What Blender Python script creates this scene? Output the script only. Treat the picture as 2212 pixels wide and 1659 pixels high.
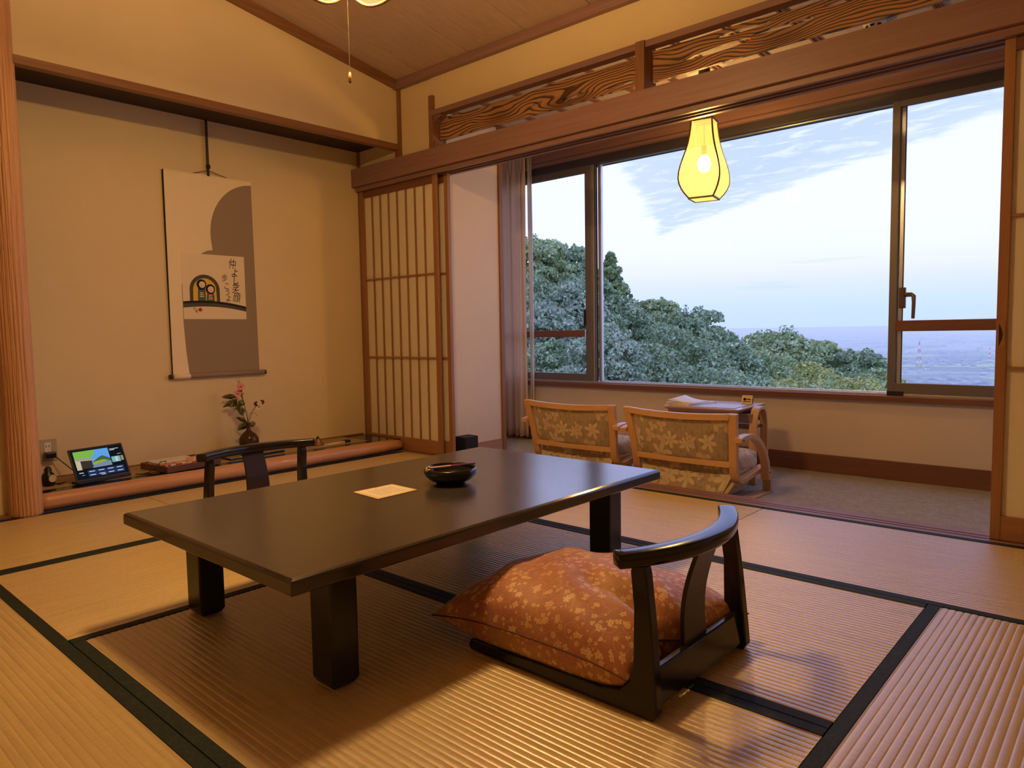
import bpy, bmesh, math, random
import numpy as np
from mathutils import Vector, Matrix

R_ = math.radians
PI = math.pi
for _o in list(bpy.data.objects):
    bpy.data.objects.remove(_o, do_unlink=True)
SC = bpy.context.scene
COL = SC.collection

# ------------------------------------------------------------------ camera
cam_d = bpy.data.cameras.new('camera')
cam = bpy.data.objects.new('camera', cam_d)
COL.objects.link(cam)
SC.camera = cam
cam_d.sensor_fit = 'HORIZONTAL'
cam_d.sensor_width = 36.0
cam_d.lens = 36.0 * 1539.72 / 2212.0
cam_d.clip_start = 0.02
cam_d.clip_end = 60000
_yaw, _pitch, _roll = -0.730738, -0.072660, 0.0167615
_f = Vector((math.sin(_yaw) * math.cos(_pitch), math.cos(_yaw) * math.cos(_pitch), math.sin(_pitch)))
_r = Vector((math.cos(_yaw), -math.sin(_yaw), 0))
_d = _f.cross(_r)
_c, _s = math.cos(_roll), math.sin(_roll)
_r2 = _r * _c + _d * _s
_d2 = _d * _c - _r * _s
_m = Matrix((( _r2.x, -_d2.x, -_f.x), (_r2.y, -_d2.y, -_f.y), (_r2.z, -_d2.z, -_f.z)))
cam.matrix_world = Matrix.Translation((0, 0, 0.88)) @ _m.to_4x4()

# ------------------------------------------------------------------ view
SC.view_settings.view_transform = 'Standard'
SC.view_settings.look = 'None'
SC.view_settings.gamma = 1.0
SC.view_settings.use_curve_mapping = False
SC.view_settings.exposure = 0.0
try:
    SC.cycles.use_denoising = True
    SC.cycles.max_bounces = 10
    SC.cycles.transparent_max_bounces = 24
    SC.cycles.sample_clamp_indirect = 6.0
    SC.cycles.volume_bounces = 5
except Exception:
    pass

SKY_STRENGTH = 1.0
BULB_VERANDA = 760.0
LAMP_ROOM = 690.0
WARM = (1.0, 0.60, 0.24)
WARM2 = (1.0, 0.58, 0.22)

# ------------------------------------------------------------------ node helpers
def new_mat(name):
    m = bpy.data.materials.new(name)
    m.use_nodes = True
    nt = m.node_tree
    for n in list(nt.nodes):
        nt.nodes.remove(n)
    out = nt.nodes.new('ShaderNodeOutputMaterial')
    return m, nt, out

def N(nt, t, **kw):
    n = nt.nodes.new(t)
    for k, v in kw.items():
        if k.startswith('i_'):
            key = k[2:].replace('_', ' ')
            n.inputs[key].default_value = v
        else:
            setattr(n, k, v)
    return n

def L(nt, a, b):
    nt.links.new(a, b)

def val(nt, op, a, b=None, c=None):
    n = nt.nodes.new('ShaderNodeMath')
    n.operation = op
    for i, v in enumerate((a, b, c)):
        if v is None:
            continue
        if isinstance(v, (int, float)):
            n.inputs[i].default_value = v
        else:
            nt.links.new(v, n.inputs[i])
    return n.outputs[0]

def mixc(nt, fac, a, b, mode='MIX'):
    n = nt.nodes.new('ShaderNodeMix')
    n.data_type = 'RGBA'
    n.blend_type = mode
    for sock, v in ((n.inputs[0], fac), (n.inputs[6], a), (n.inputs[7], b)):
        if isinstance(v, (int, float)):
            sock.default_value = v
        elif isinstance(v, tuple):
            sock.default_value = (v[0], v[1], v[2], 1)
        else:
            nt.links.new(v, sock)
    return n.outputs[2]

def ramp(nt, fac, stops):
    n = nt.nodes.new('ShaderNodeValToRGB')
    cr = n.color_ramp
    while len(cr.elements) > 1:
        cr.elements.remove(cr.elements[-1])
    for i, (p, c) in enumerate(stops):
        if i == 0:
            e = cr.elements[0]
            e.position = p
        else:
            e = cr.elements.new(p)
        e.color = (c[0], c[1], c[2], 1) if isinstance(c, tuple) else (c, c, c, 1)
    nt.links.new(fac, n.inputs[0])
    return n.outputs[0]

def coords(nt, kind='Object', scale=(1, 1, 1), rot=(0, 0, 0), loc=(0, 0, 0)):
    tc = nt.nodes.new('ShaderNodeTexCoord')
    mp = nt.nodes.new('ShaderNodeMapping')
    mp.inputs['Scale'].default_value = scale
    mp.inputs['Rotation'].default_value = rot
    mp.inputs['Location'].default_value = loc
    nt.links.new(tc.outputs[kind], mp.inputs['Vector'])
    return mp.outputs[0]

def noise(nt, vec, scale=5, detail=4, rough=0.6, dist=0.0):
    n = nt.nodes.new('ShaderNodeTexNoise')
    n.inputs['Scale'].default_value = scale
    n.inputs['Detail'].default_value = detail
    n.inputs['Roughness'].default_value = rough
    n.inputs['Distortion'].default_value = dist
    nt.links.new(vec, n.inputs['Vector'])
    return n.outputs[0]

def bsdf(nt, out, color, rough=0.5, spec=0.5, metallic=0.0, coat=0.0, sheen=0.0):
    b = nt.nodes.new('ShaderNodeBsdfPrincipled')
    if isinstance(color, tuple):
        b.inputs['Base Color'].default_value = (*color, 1)
    else:
        nt.links.new(color, b.inputs['Base Color'])
    if isinstance(rough, (int, float)):
        b.inputs['Roughness'].default_value = rough
    else:
        nt.links.new(rough, b.inputs['Roughness'])
    b.inputs['Specular IOR Level'].default_value = spec
    b.inputs['Metallic'].default_value = metallic
    b.inputs['Coat Weight'].default_value = coat
    b.inputs['Sheen Weight'].default_value = sheen
    nt.links.new(b.outputs[0], out.inputs[0])
    return b

def bump(nt, b, height, strength=0.3, dist=0.002):
    n = nt.nodes.new('ShaderNodeBump')
    n.inputs['Strength'].default_value = strength
    n.inputs['Distance'].default_value = dist
    nt.links.new(height, n.inputs['Height'])
    nt.links.new(n.outputs[0], b.inputs['Normal'])

def plain(name, c, rough=0.5, spec=0.5, metallic=0.0, var=0.12, scale=30, bstr=0.05, coat=0.0):
    m, nt, out = new_mat(name)
    v = coords(nt)
    n = noise(nt, v, scale, 4)
    col = mixc(nt, n, tuple(x * (1 - var) for x in c), tuple(min(1, x * (1 + var)) for x in c))
    b = bsdf(nt, out, col, rough, spec, metallic, coat)
    if bstr:
        bump(nt, b, n, bstr, 0.002)
    return m

def wood(name, c1, c2, axis='X', rough=0.45, grain=1.0, coat=0.0, bstr=0.12):
    m, nt, out = new_mat(name)
    s = {'X': (1.2, 26, 26), 'Y': (26, 1.2, 26), 'Z': (26, 26, 1.2)}[axis]
    v = coords(nt, scale=tuple(x * grain for x in s))
    n1 = noise(nt, v, 1.6, 6, 0.65, 0.6)
    v2 = coords(nt, scale=tuple((x * 4 if x > 5 else x * 2) * grain for x in s))
    n2 = noise(nt, v2, 2.0, 3, 0.6)
    f = val(nt, 'MULTIPLY_ADD', n2, 0.35, val(nt, 'MULTIPLY', n1, 0.75))
    col = ramp(nt, f, [(0.3, c1), (0.75, c2)])
    b = bsdf(nt, out, col, rough, 0.4, 0, coat)
    bump(nt, b, f, bstr, 0.001)
    return m

def flower_mask(nt, uv, scale, petals, rad, jitter=1.0, seed=0.0, ppow=0.6):
    """mask of petalled flowers: one for every voronoi cell; returns (mask, cell random colour, radius)"""
    vo = nt.nodes.new('ShaderNodeTexVoronoi')
    vo.voronoi_dimensions = '2D'
    vo.inputs['Scale'].default_value = scale
    vo.inputs['Randomness'].default_value = jitter
    mp = nt.nodes.new('ShaderNodeMapping')
    mp.inputs['Location'].default_value = (seed, seed * 0.7, 0)
    L(nt, uv, mp.inputs[0])
    L(nt, mp.outputs[0], vo.inputs['Vector'])
    sub = nt.nodes.new('ShaderNodeVectorMath')
    sub.operation = 'SUBTRACT'
    L(nt, mp.outputs[0], sub.inputs[0])
    L(nt, vo.outputs['Position'], sub.inputs[1])
    sp = nt.nodes.new('ShaderNodeSeparateXYZ')
    L(nt, sub.outputs[0], sp.inputs[0])
    spc = nt.nodes.new('ShaderNodeSeparateColor')
    L(nt, vo.outputs['Color'], spc.inputs[0])
    ang = val(nt, 'ARCTAN2', sp.outputs[1], sp.outputs[0])
    ang = val(nt, 'MULTIPLY_ADD', spc.outputs[0], 6.28, ang)
    r = val(nt, 'SQRT', val(nt, 'ADD', val(nt, 'MULTIPLY', sp.outputs[0], sp.outputs[0]), val(nt, 'MULTIPLY', sp.outputs[1], sp.outputs[1])))
    pet = val(nt, 'ABSOLUTE', val(nt, 'COSINE', val(nt, 'MULTIPLY', ang, petals / 2.0)))
    pet = val(nt, 'POWER', pet, ppow)
    lim = val(nt, 'MULTIPLY', val(nt, 'MULTIPLY_ADD', pet, 0.72, 0.28), val(nt, 'MULTIPLY_ADD', spc.outputs[1], rad * 0.7, rad * 0.55))
    d = val(nt, 'DIVIDE', val(nt, 'SUBTRACT', lim, r), rad * 0.08)
    mk = nt.nodes.new('ShaderNodeClamp')
    L(nt, d, mk.inputs[0])
    return mk.outputs[0], spc, r, lim

# ------------------------------------------------------------------ world (evening sky with thin cloud sheets)
def make_world():
    w = bpy.data.worlds.new('sky')
    SC.world = w
    w.use_nodes = True
    nt = w.node_tree
    for n in list(nt.nodes):
        nt.nodes.remove(n)
    out = nt.nodes.new('ShaderNodeOutputWorld')
    bg = nt.nodes.new('ShaderNodeBackground')
    tc = nt.nodes.new('ShaderNodeTexCoord')
    sp = nt.nodes.new('ShaderNodeSeparateXYZ')
    L(nt, tc.outputs['Generated'], sp.inputs[0])
    z = sp.outputs[2]
    grad = ramp(nt, val(nt, 'MULTIPLY_ADD', z, 0.5, 0.5), [
        (0.0, (0.42, 0.50, 0.62)), (0.48, (0.50, 0.62, 0.86)), (0.500, (0.56, 0.70, 1.06)),
        (0.514, (0.60, 0.74, 1.12)), (0.540, (0.80, 0.82, 1.10)), (0.575, (0.86, 0.91, 1.18)), (0.62, (0.84, 0.93, 1.24)), (0.72, (0.62, 0.76, 1.22)), (1.0, (0.46, 0.66, 1.20))])
    # a sheet of thin cloud overhead (direction projected on a plane) with a wedge-shaped clear gap
    den = val(nt, 'ADD', val(nt, 'MAXIMUM', z, 0.0), 0.10)
    px = val(nt, 'DIVIDE', sp.outputs[0], den)
    py = val(nt, 'DIVIDE', sp.outputs[1], den)
    cb = nt.nodes.new('ShaderNodeCombineXYZ')
    L(nt, px, cb.inputs[0])
    L(nt, py, cb.inputs[1])
    rx = val(nt, 'ADD', px, 2.17)
    ry = val(nt, 'SUBTRACT', py, 3.76)
    s1 = val(nt, 'ADD', val(nt, 'MULTIPLY', rx, 0.917), val(nt, 'MULTIPLY', ry, 0.40))
    s2 = val(nt, 'ADD', val(nt, 'MULTIPLY', rx, -0.44), val(nt, 'MULTIPLY', ry, -0.90))
    mp = nt.nodes.new('ShaderNodeMapping')
    mp.inputs['Rotation'].default_value = (0, 0, -0.47)
    mp.inputs['Scale'].default_value = (1.2, 2.4, 1)
    L(nt, cb.outputs[0], mp.inputs[0])
    n1 = noise(nt, mp.outputs[0], 3.2, 8, 0.62, 0.4)
    n1 = val(nt, 'SUBTRACT', n1, 0.5)
    gap = val(nt, 'ADD', val(nt, 'MINIMUM', s1, s2), val(nt, 'MULTIPLY', n1, 0.26))
    clear = ramp(nt, val(nt, 'ADD', gap, 0.5), [(0.47, 0.0), (0.53, 0.8), (0.75, 1.0)])
    wisp = noise(nt, mp.outputs[0], 6.0, 6, 0.6, 0.6)
    wisp = ramp(nt, wisp, [(0.50, 0.0), (0.70, 0.75)])
    clear = val(nt, 'MULTIPLY', clear, val(nt, 'SUBTRACT', 1.0, wisp))
    up = ramp(nt, z, [(0.06, 0.0), (0.13, 1.0)])
    col = mixc(nt, val(nt, 'MULTIPLY', up, 0.85), grad, (0.89, 0.94, 1.26))
    col = mixc(nt, val(nt, 'MULTIPLY', clear, up), col, (0.56, 0.68, 1.14))
    # thin streaks low in the sky
    mp2 = nt.nodes.new('ShaderNodeMapping')
    mp2.inputs['Scale'].default_value = (3.0, 3.0, 60.0)
    mp2.inputs['Location'].default_value = (1.3, 0.2, 2.0)
    L(nt, tc.outputs['Generated'], mp2.inputs[0])
    n2 = noise(nt, mp2.outputs[0], 1.0, 3, 0.5, 0.2)
    st = ramp(nt, n2, [(0.60, 0.0), (0.70, 0.55)])
    band = val(nt, 'MULTIPLY', ramp(nt, z, [(0.03, 0.0), (0.05, 1.0)]), ramp(nt, z, [(0.08, 1.0), (0.13, 0.0)]))
    col = mixc(nt, val(nt, 'MULTIPLY', st, band), col, (0.52, 0.67, 1.0))
    col = mixc(nt, 1.0, col, (1.17, 1.17, 1.40), 'MULTIPLY')
    L(nt, col, bg.inputs[0])
    bg.inputs[1].default_value = SKY_STRENGTH
    L(nt, bg.outputs[0], out.inputs[0])
make_world()

# ------------------------------------------------------------------ materials
M = {}
def mk_plaster(name, c):
    m, nt, out = new_mat(name)
    v = coords(nt)
    n1 = noise(nt, v, 3.0, 4)
    n2 = noise(nt, v, 420, 2, 0.7)
    n3 = noise(nt, coords(nt, scale=(1, 1, 14)), 60, 2)
    col = mixc(nt, n1, tuple(x * 0.94 for x in c), tuple(x * 1.05 for x in c))
    col = mixc(nt, val(nt, 'MULTIPLY', n2, 0.35), col, tuple(x * 0.80 for x in c))
    b = bsdf(nt, out, col, 0.9, 0.2)
    bump(nt, b, val(nt, 'ADD', n2, val(nt, 'MULTIPLY', n3, 0.4)), 0.25, 0.0015)
    return m
M['plaster'] = mk_plaster('woven_wallpaper', (0.78, 0.65, 0.41))
M['plaster_pale'] = mk_plaster('veranda_wallpaper', (0.76, 0.65, 0.52))
M['beam'] = wood('red_brown_beam', (0.21, 0.115, 0.105), (0.34, 0.20, 0.185), 'X', 0.42, 0.6)
M['beam_y'] = wood('brown_lintel_wood', (0.18, 0.080, 0.036), (0.32, 0.155, 0.072), 'Y', 0.45, 0.6)
M['beam_z'] = wood('brown_post_wood', (0.19, 0.085, 0.040), (0.33, 0.16, 0.075), 'Z', 0.45, 0.6)
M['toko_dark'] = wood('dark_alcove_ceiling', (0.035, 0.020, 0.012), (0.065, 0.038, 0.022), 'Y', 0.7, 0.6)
M['ceil_wood'] = wood('ceiling_cedar_board', (0.47, 0.34, 0.27), (0.62, 0.47, 0.38), 'Y', 0.6, 0.7)
M['veranda_ceil'] = wood('pale_ceiling_board', (0.50, 0.41, 0.30), (0.62, 0.52, 0.39), 'Y', 0.6, 0.6)
M['baseboard'] = wood('baseboard_wood', (0.14, 0.055, 0.034), (0.25, 0.105, 0.062), 'X', 0.4, 0.35)
M['base_pale'] = wood('pale_baseboard', (0.34, 0.19, 0.13), (0.46, 0.28, 0.20), 'Y', 0.5, 0.4)
M['shoji_wood_z'] = wood('shoji_cedar_upright', (0.27, 0.12, 0.050), (0.40, 0.20, 0.095), 'Z', 0.5, 0.8)
M['shoji_wood_x'] = wood('shoji_cedar_crosspiece', (0.29, 0.13, 0.055), (0.41, 0.21, 0.10), 'X', 0.5, 0.8)
M['shoji_dark_x'] = wood('shoji_dark_head', (0.13, 0.052, 0.030), (0.23, 0.095, 0.052), 'X', 0.45, 0.7)
M['ply'] = wood('beech_bentwood', (0.64, 0.37, 0.17), (0.76, 0.47, 0.24), 'X', 0.35, 0.7, 0.15, 0.05)
M['ply_z'] = wood('beech_bentwood_upright', (0.62, 0.35, 0.155), (0.74, 0.45, 0.22), 'Z', 0.35, 0.7, 0.15, 0.05)
M['ply_edge'] = wood('laminated_edge', (0.42, 0.27, 0.15), (0.60, 0.42, 0.26), 'Z', 0.5, 2.0)
M['tabletop_wood'] = wood('pale_tabletop', (0.48, 0.27, 0.13), (0.60, 0.36, 0.19), 'X', 0.25, 0.5, 0.3, 0.04)
M['log'] = wood('polished_red_log', (0.42, 0.19, 0.095), (0.68, 0.37, 0.20), 'Y', 0.32, 0.35, 0.3, 0.1)
M['pillar'] = wood('rippled_log_post', (0.46, 0.235, 0.115), (0.66, 0.385, 0.21), 'Z', 0.42, 0.5, 0.1, 0.15)
M['tray'] = wood('reddish_tray_wood', (0.10, 0.042, 0.024), (0.17, 0.072, 0.042), 'Y', 0.35, 0.8)
M['alu'] = plain('bronze_aluminium', (0.19, 0.17, 0.16), 0.45, 0.4, 0.3, 0.05, 20, 0)
M['alu_dark'] = plain('dark_aluminium_head', (0.09, 0.085, 0.10), 0.42, 0.5, 0.5, 0.05, 20, 0)
M['alu_bright'] = plain('silver_aluminium', (0.62, 0.62, 0.64), 0.3, 0.5, 0.8, 0.04, 20, 0)
M['rubber'] = plain('black_gasket', (0.012, 0.012, 0.014), 0.6)
M['black_plastic'] = plain('black_plastic', (0.010, 0.010, 0.011), 0.35, 0.5)
M['bin'] = plain('black_bin', (0.016, 0.016, 0.019), 0.5, 0.4)
M['white_plastic'] = plain('white_plastic', (0.80, 0.76, 0.68), 0.4)
M['bronze'] = plain('dark_bronze_latch', (0.12, 0.085, 0.065), 0.35, 0.5, 0.7)
M['cream'] = plain('cream_paint', (0.75, 0.62, 0.44), 0.5)
M['paper_white'] = plain('white_paper', (0.85, 0.85, 0.84), 0.7, 0.2)
M['paper_blue'] = plain('bluish_leaflet', (0.55, 0.60, 0.74), 0.45, 0.4, 0, 0.2, 12)
def mk_redprint():
    m, nt, out = new_mat('red_printed_paper')
    n = noise(nt, coords(nt), 45, 3)
    col = ramp(nt, n, [(0.46, (0.80, 0.70, 0.58)), (0.50, (0.55, 0.07, 0.045))])
    bsdf(nt, out, col, 0.6, 0.3)
    return m
M['paper_red'] = mk_redprint()
M['paper_pink'] = plain('pink_card_box', (0.80, 0.52, 0.44), 0.6, 0.3)
M['ink'] = plain('black_ink', (0.012, 0.012, 0.03), 0.7, 0.2, 0, 0.1, 20, 0)
M['ink_grey'] = plain('grey_ink_wash', (0.10, 0.095, 0.085), 0.8, 0.1, 0, 0.35, 18, 0)
M['ink_dark'] = plain('dark_ink_wash', (0.028, 0.028, 0.026), 0.8, 0.1, 0, 0.35, 18, 0)
M['ink_yellow'] = plain('yellow_wash', (0.80, 0.55, 0.10), 0.8, 0.1, 0, 0.2, 18, 0)
M['ink_green'] = plain('green_wash', (0.10, 0.15, 0.10), 0.8, 0.1, 0, 0.3, 18, 0)
M['ink_blue'] = plain('blue_wash', (0.02, 0.05, 0.22), 0.8, 0.1, 0, 0.2, 18, 0)
M['ink_red'] = plain('red_wash', (0.55, 0.04, 0.02), 0.8, 0.1, 0, 0.2, 18, 0)
M['face_paper'] = plain('pale_face_wash', (0.82, 0.70, 0.55), 0.8, 0.1, 0, 0.1, 18, 0)
M['mount_cream'] = plain('cream_scroll_paper', (0.88, 0.77, 0.55), 0.8, 0.15, 0, 0.05, 8, 0.02)
M['mount_grey'] = plain('taupe_scroll_cloth', (0.32, 0.255, 0.19), 0.85, 0.1, 0, 0.06, 300, 0.2)
M['art_paper'] = plain('picture_paper', (0.84, 0.73, 0.53), 0.8, 0.1, 0, 0.07, 5, 0.02)
M['brass'] = plain('old_brass', (0.30, 0.19, 0.10), 0.35, 0.5, 0.8, 0.2)
M['stem'] = plain('dark_green_stem', (0.05, 0.07, 0.022), 0.5)
M['petal_pink'] = plain('pink_petal', (0.80, 0.34, 0.40), 0.6, 0.3, 0, 0.2, 120)
M['petal_maroon'] = plain('maroon_petal', (0.13, 0.008, 0.02), 0.6, 0.3, 0, 0.2, 120)
M['petal_white'] = plain('white_petal', (0.75, 0.68, 0.55), 0.6, 0.3, 0, 0.15, 120)
M['gold'] = plain('yellow_pencil_end', (0.85, 0.55, 0.10), 0.4)
M['pencil_pink'] = plain('pink_pencil', (0.72, 0.38, 0.42), 0.35)
M['pencil_violet'] = plain('violet_pencil', (0.19, 0.05, 0.17), 0.35)
M['tassel'] = plain('wooden_pull', (0.70, 0.34, 0.12), 0.4)
M['cord_string'] = plain('pale_string', (0.22, 0.18, 0.13), 0.8)
M['cap_horn'] = plain('black_roller_knob', (0.016, 0.012, 0.010), 0.3, 0.5)
M['black_cord'] = plain('black_hanging_cord', (0.014, 0.013, 0.012), 0.6)
M['trunk'] = plain('bark', (0.09, 0.07, 0.055), 0.9, 0.2, 0, 0.3, 8, 0.3)

def mk_lacquer(name, base, rough, grain, ior=1.45):
    m, nt, out = new_mat(name)
    v = coords(nt)
    n = noise(nt, v, 700, 2, 0.6)
    n2 = noise(nt, v, 6, 3)
    col = mixc(nt, n2, base, tuple(x * 1.4 for x in base))
    b = bsdf(nt, out, col, val(nt, 'MULTIPLY_ADD', n2, 0.06, rough), 0.5)
    b.inputs['IOR'].default_value = ior
    if grain:
        bump(nt, b, n, grain, 0.0006)
    return m
M['table_top'] = mk_lacquer('satin_table_lacquer', (0.034, 0.028, 0.022), 0.14, 0.16, 2.7)
M['table_side'] = mk_lacquer('glossy_table_edge', (0.020, 0.015, 0.011), 0.12, 0.0, 1.7)
M['table_leg'] = mk_lacquer('black_leg_lacquer', (0.008, 0.010, 0.008), 0.22, 0.0)
M['zaisu'] = mk_lacquer('black_chair_lacquer', (0.008, 0.008, 0.009), 0.13, 0.0)
M['zaisu_splat'] = mk_lacquer('brown_black_splat', (0.018, 0.013, 0.012), 0.28, 0.0)
M['bowl'] = mk_lacquer('black_bowl_lacquer', (0.008, 0.008, 0.009), 0.16, 0.0)
M['toko_lacquer'] = mk_lacquer('black_board_lacquer', (0.012, 0.013, 0.010), 0.10, 0.0)
M['vase'] = mk_lacquer('tea_brown_glaze', (0.050, 0.024, 0.012), 0.10, 0.0)

def mk_tatami():
    m, nt, out = new_mat('rush_tatami')
    v = coords(nt)                       # local: ribs run along X, rushes across (Y)
    rush = noise(nt, coords(nt, scale=(300, 26, 1)), 1.0, 3, 0.7)
    blot = noise(nt, coords(nt, scale=(0.7, 1.2, 1)), 2.2, 4)
    strip = noise(nt, coords(nt, scale=(3.0, 50, 1)), 1.0, 3)
    f = val(nt, 'ADD', val(nt, 'MULTIPLY', rush, 0.55), val(nt, 'MULTIPLY', strip, 0.45))
    col = ramp(nt, f, [(0.30, (0.38, 0.27, 0.105)), (0.52, (0.58, 0.43, 0.175)), (0.75, (0.72, 0.56, 0.26))])
    col = mixc(nt, ramp(nt, blot, [(0.35, 0.0), (0.7, 0.4)]), col, (0.62, 0.41, 0.16))
    b = bsdf(nt, out, col, 0.35, 0.9)
    b.inputs['IOR'].default_value = 1.9
    bump(nt, b, rush, 0.45, 0.0010)
    return m
M['tatami'] = mk_tatami()

def mk_border():
    m, nt, out = new_mat('green_border_cloth')
    v = coords(nt)
    n = noise(nt, v, 260, 2)
    n2 = noise(nt, v, 14, 4)
    br = nt.nodes.new('ShaderNodeTexVoronoi')
    br.feature = 'DISTANCE_TO_EDGE'
    br.inputs['Scale'].default_value = 45
    L(nt, v, br.inputs['Vector'])
    line = ramp(nt, br.outputs['Distance'], [(0.0, 1.0), (0.06, 0.0)])
    col = mixc(nt, n2, (0.006, 0.012, 0.009), (0.014, 0.024, 0.020))
    col = mixc(nt, val(nt, 'MULTIPLY', line, 0.35), col, (0.05, 0.065, 0.055))
    b = bsdf(nt, out, col, 0.70, 0.3)
    bump(nt, b, n, 0.3, 0.0008)
    return m
M['border'] = mk_border()

def mk_goza():
    m, nt, out = new_mat('tokonoma_goza')
    n = noise(nt, coords(nt, scale=(40, 600, 1)), 1.0, 3)
    col = mixc(nt, n, (0.30, 0.19, 0.085), (0.46, 0.32, 0.15))
    b = bsdf(nt, out, col, 0.6, 0.4)
    bump(nt, b, n, 0.3, 0.0008)
    return m
M['goza'] = mk_goza()

def mk_carpet():
    m, nt, out = new_mat('grey_beige_carpet')
    v = coords(nt)
    n = noise(nt, v, 160, 3, 0.8)
    n2 = noise(nt, v, 22, 3)
    col = ramp(nt, val(nt, 'MULTIPLY_ADD', n2, 0.25, val(nt, 'MULTIPLY', n, 0.8)), [(0.36, (0.21, 0.18, 0.13)), (0.55, (0.40, 0.35, 0.27)), (0.7, (0.50, 0.45, 0.36))])
    b = bsdf(nt, out, col, 0.95, 0.1, sheen=0.2)
    bump(nt, b, n, 0.8, 0.006)
    return m
M['carpet'] = mk_carpet()

def mk_paper(name, c, tr=0.35):
    m, nt, out = new_mat(name)
    v = coords(nt)
    n = noise(nt, v, 14, 4)
    col = mixc(nt, n, tuple(x * 0.94 for x in c), c)
    d = N(nt, 'ShaderNodeBsdfDiffuse')
    t = N(nt, 'ShaderNodeBsdfTranslucent')
    L(nt, col, d.inputs[0])
    L(nt, col, t.inputs[0])
    mx = N(nt, 'ShaderNodeMixShader')
    mx.inputs[0].default_value = tr
    L(nt, d.outputs[0], mx.inputs[1])
    L(nt, t.outputs[0], mx.inputs[2])
    L(nt, mx.outputs[0], out.inputs[0])
    return m
M['washi'] = mk_paper('shoji_paper', (0.90, 0.83, 0.68), 0.12)
M['curtain'] = mk_paper('pink_beige_curtain', (0.90, 0.74, 0.62), 0.5)
M['lace'] = mk_paper('white_lace_curtain', (0.86, 0.84, 0.80), 0.45)

def mk_glass():
    m, nt, out = new_mat('window_glass')
    t = N(nt, 'ShaderNodeBsdfTransparent')
    t.inputs[0].default_value = (0.965, 0.98, 0.985, 1)
    g = N(nt, 'ShaderNodeBsdfGlossy')
    g.inputs['Roughness'].default_value = 0.02
    fr = N(nt, 'ShaderNodeFresnel')
    fr.inputs[0].default_value = 1.45
    lp = noise(nt, coords(nt), 3, 3)
    mx = N(nt, 'ShaderNodeMixShader')
    L(nt, val(nt, 'MULTIPLY', fr.outputs[0], val(nt, 'MULTIPLY_ADD', lp, 0.02, 0.10)), mx.inputs[0])
    L(nt, t.outputs[0], mx.inputs[1])
    L(nt, g.outputs[0], mx.inputs[2])
    L(nt, mx.outputs[0], out.inputs[0])
    return m
M['glass'] = mk_glass()

def mk_emit(name, c, s):
    m, nt, out = new_mat(name)
    e = N(nt, 'ShaderNodeEmission')
    e.inputs[0].default_value = (*c, 1)
    e.inputs[1].default_value = s
    L(nt, e.outputs[0], out.inputs[0])
    return m

def mk_shade(name, tint, glow, gs, fac=0.46):
    """lit lamp-shade paper: part lets the bulb shine through, part glows"""
    m, nt, out = new_mat(name)
    t = N(nt, 'ShaderNodeBsdfTransparent')
    t.inputs[0].default_value = (*tint, 1)
    e = N(nt, 'ShaderNodeEmission')
    n = noise(nt, coords(nt), 60, 3)
    L(nt, mixc(nt, n, tuple(x * 0.96 for x in glow), glow), e.inputs[0])
    e.inputs[1].default_value = gs
    mx = N(nt, 'ShaderNodeMixShader')
    mx.inputs[0].default_value = fac
    L(nt, t.outputs[0], mx.inputs[1])
    L(nt, e.outputs[0], mx.inputs[2])
    L(nt, mx.outputs[0], out.inputs[0])
    return m
M['shade_veranda'] = mk_shade('lit_lantern_paper', (1.0, 0.88, 0.60), (1.0, 0.84, 0.18), 1.35, 0.64)
M['shade_room'] = mk_shade('lit_pendant_acrylic', (1.0, 0.95, 0.85), (1.0, 0.72, 0.22), 1.9)
M['bulb'] = mk_emit('warm_bulb', WARM2, BULB_VERANDA)
M['tube'] = mk_emit('warm_ring_tube', WARM, LAMP_ROOM)
M['lantern_frame'] = wood('lantern_frame', (0.16, 0.085, 0.035), (0.28, 0.15, 0.065), 'Z', 0.5)

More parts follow.
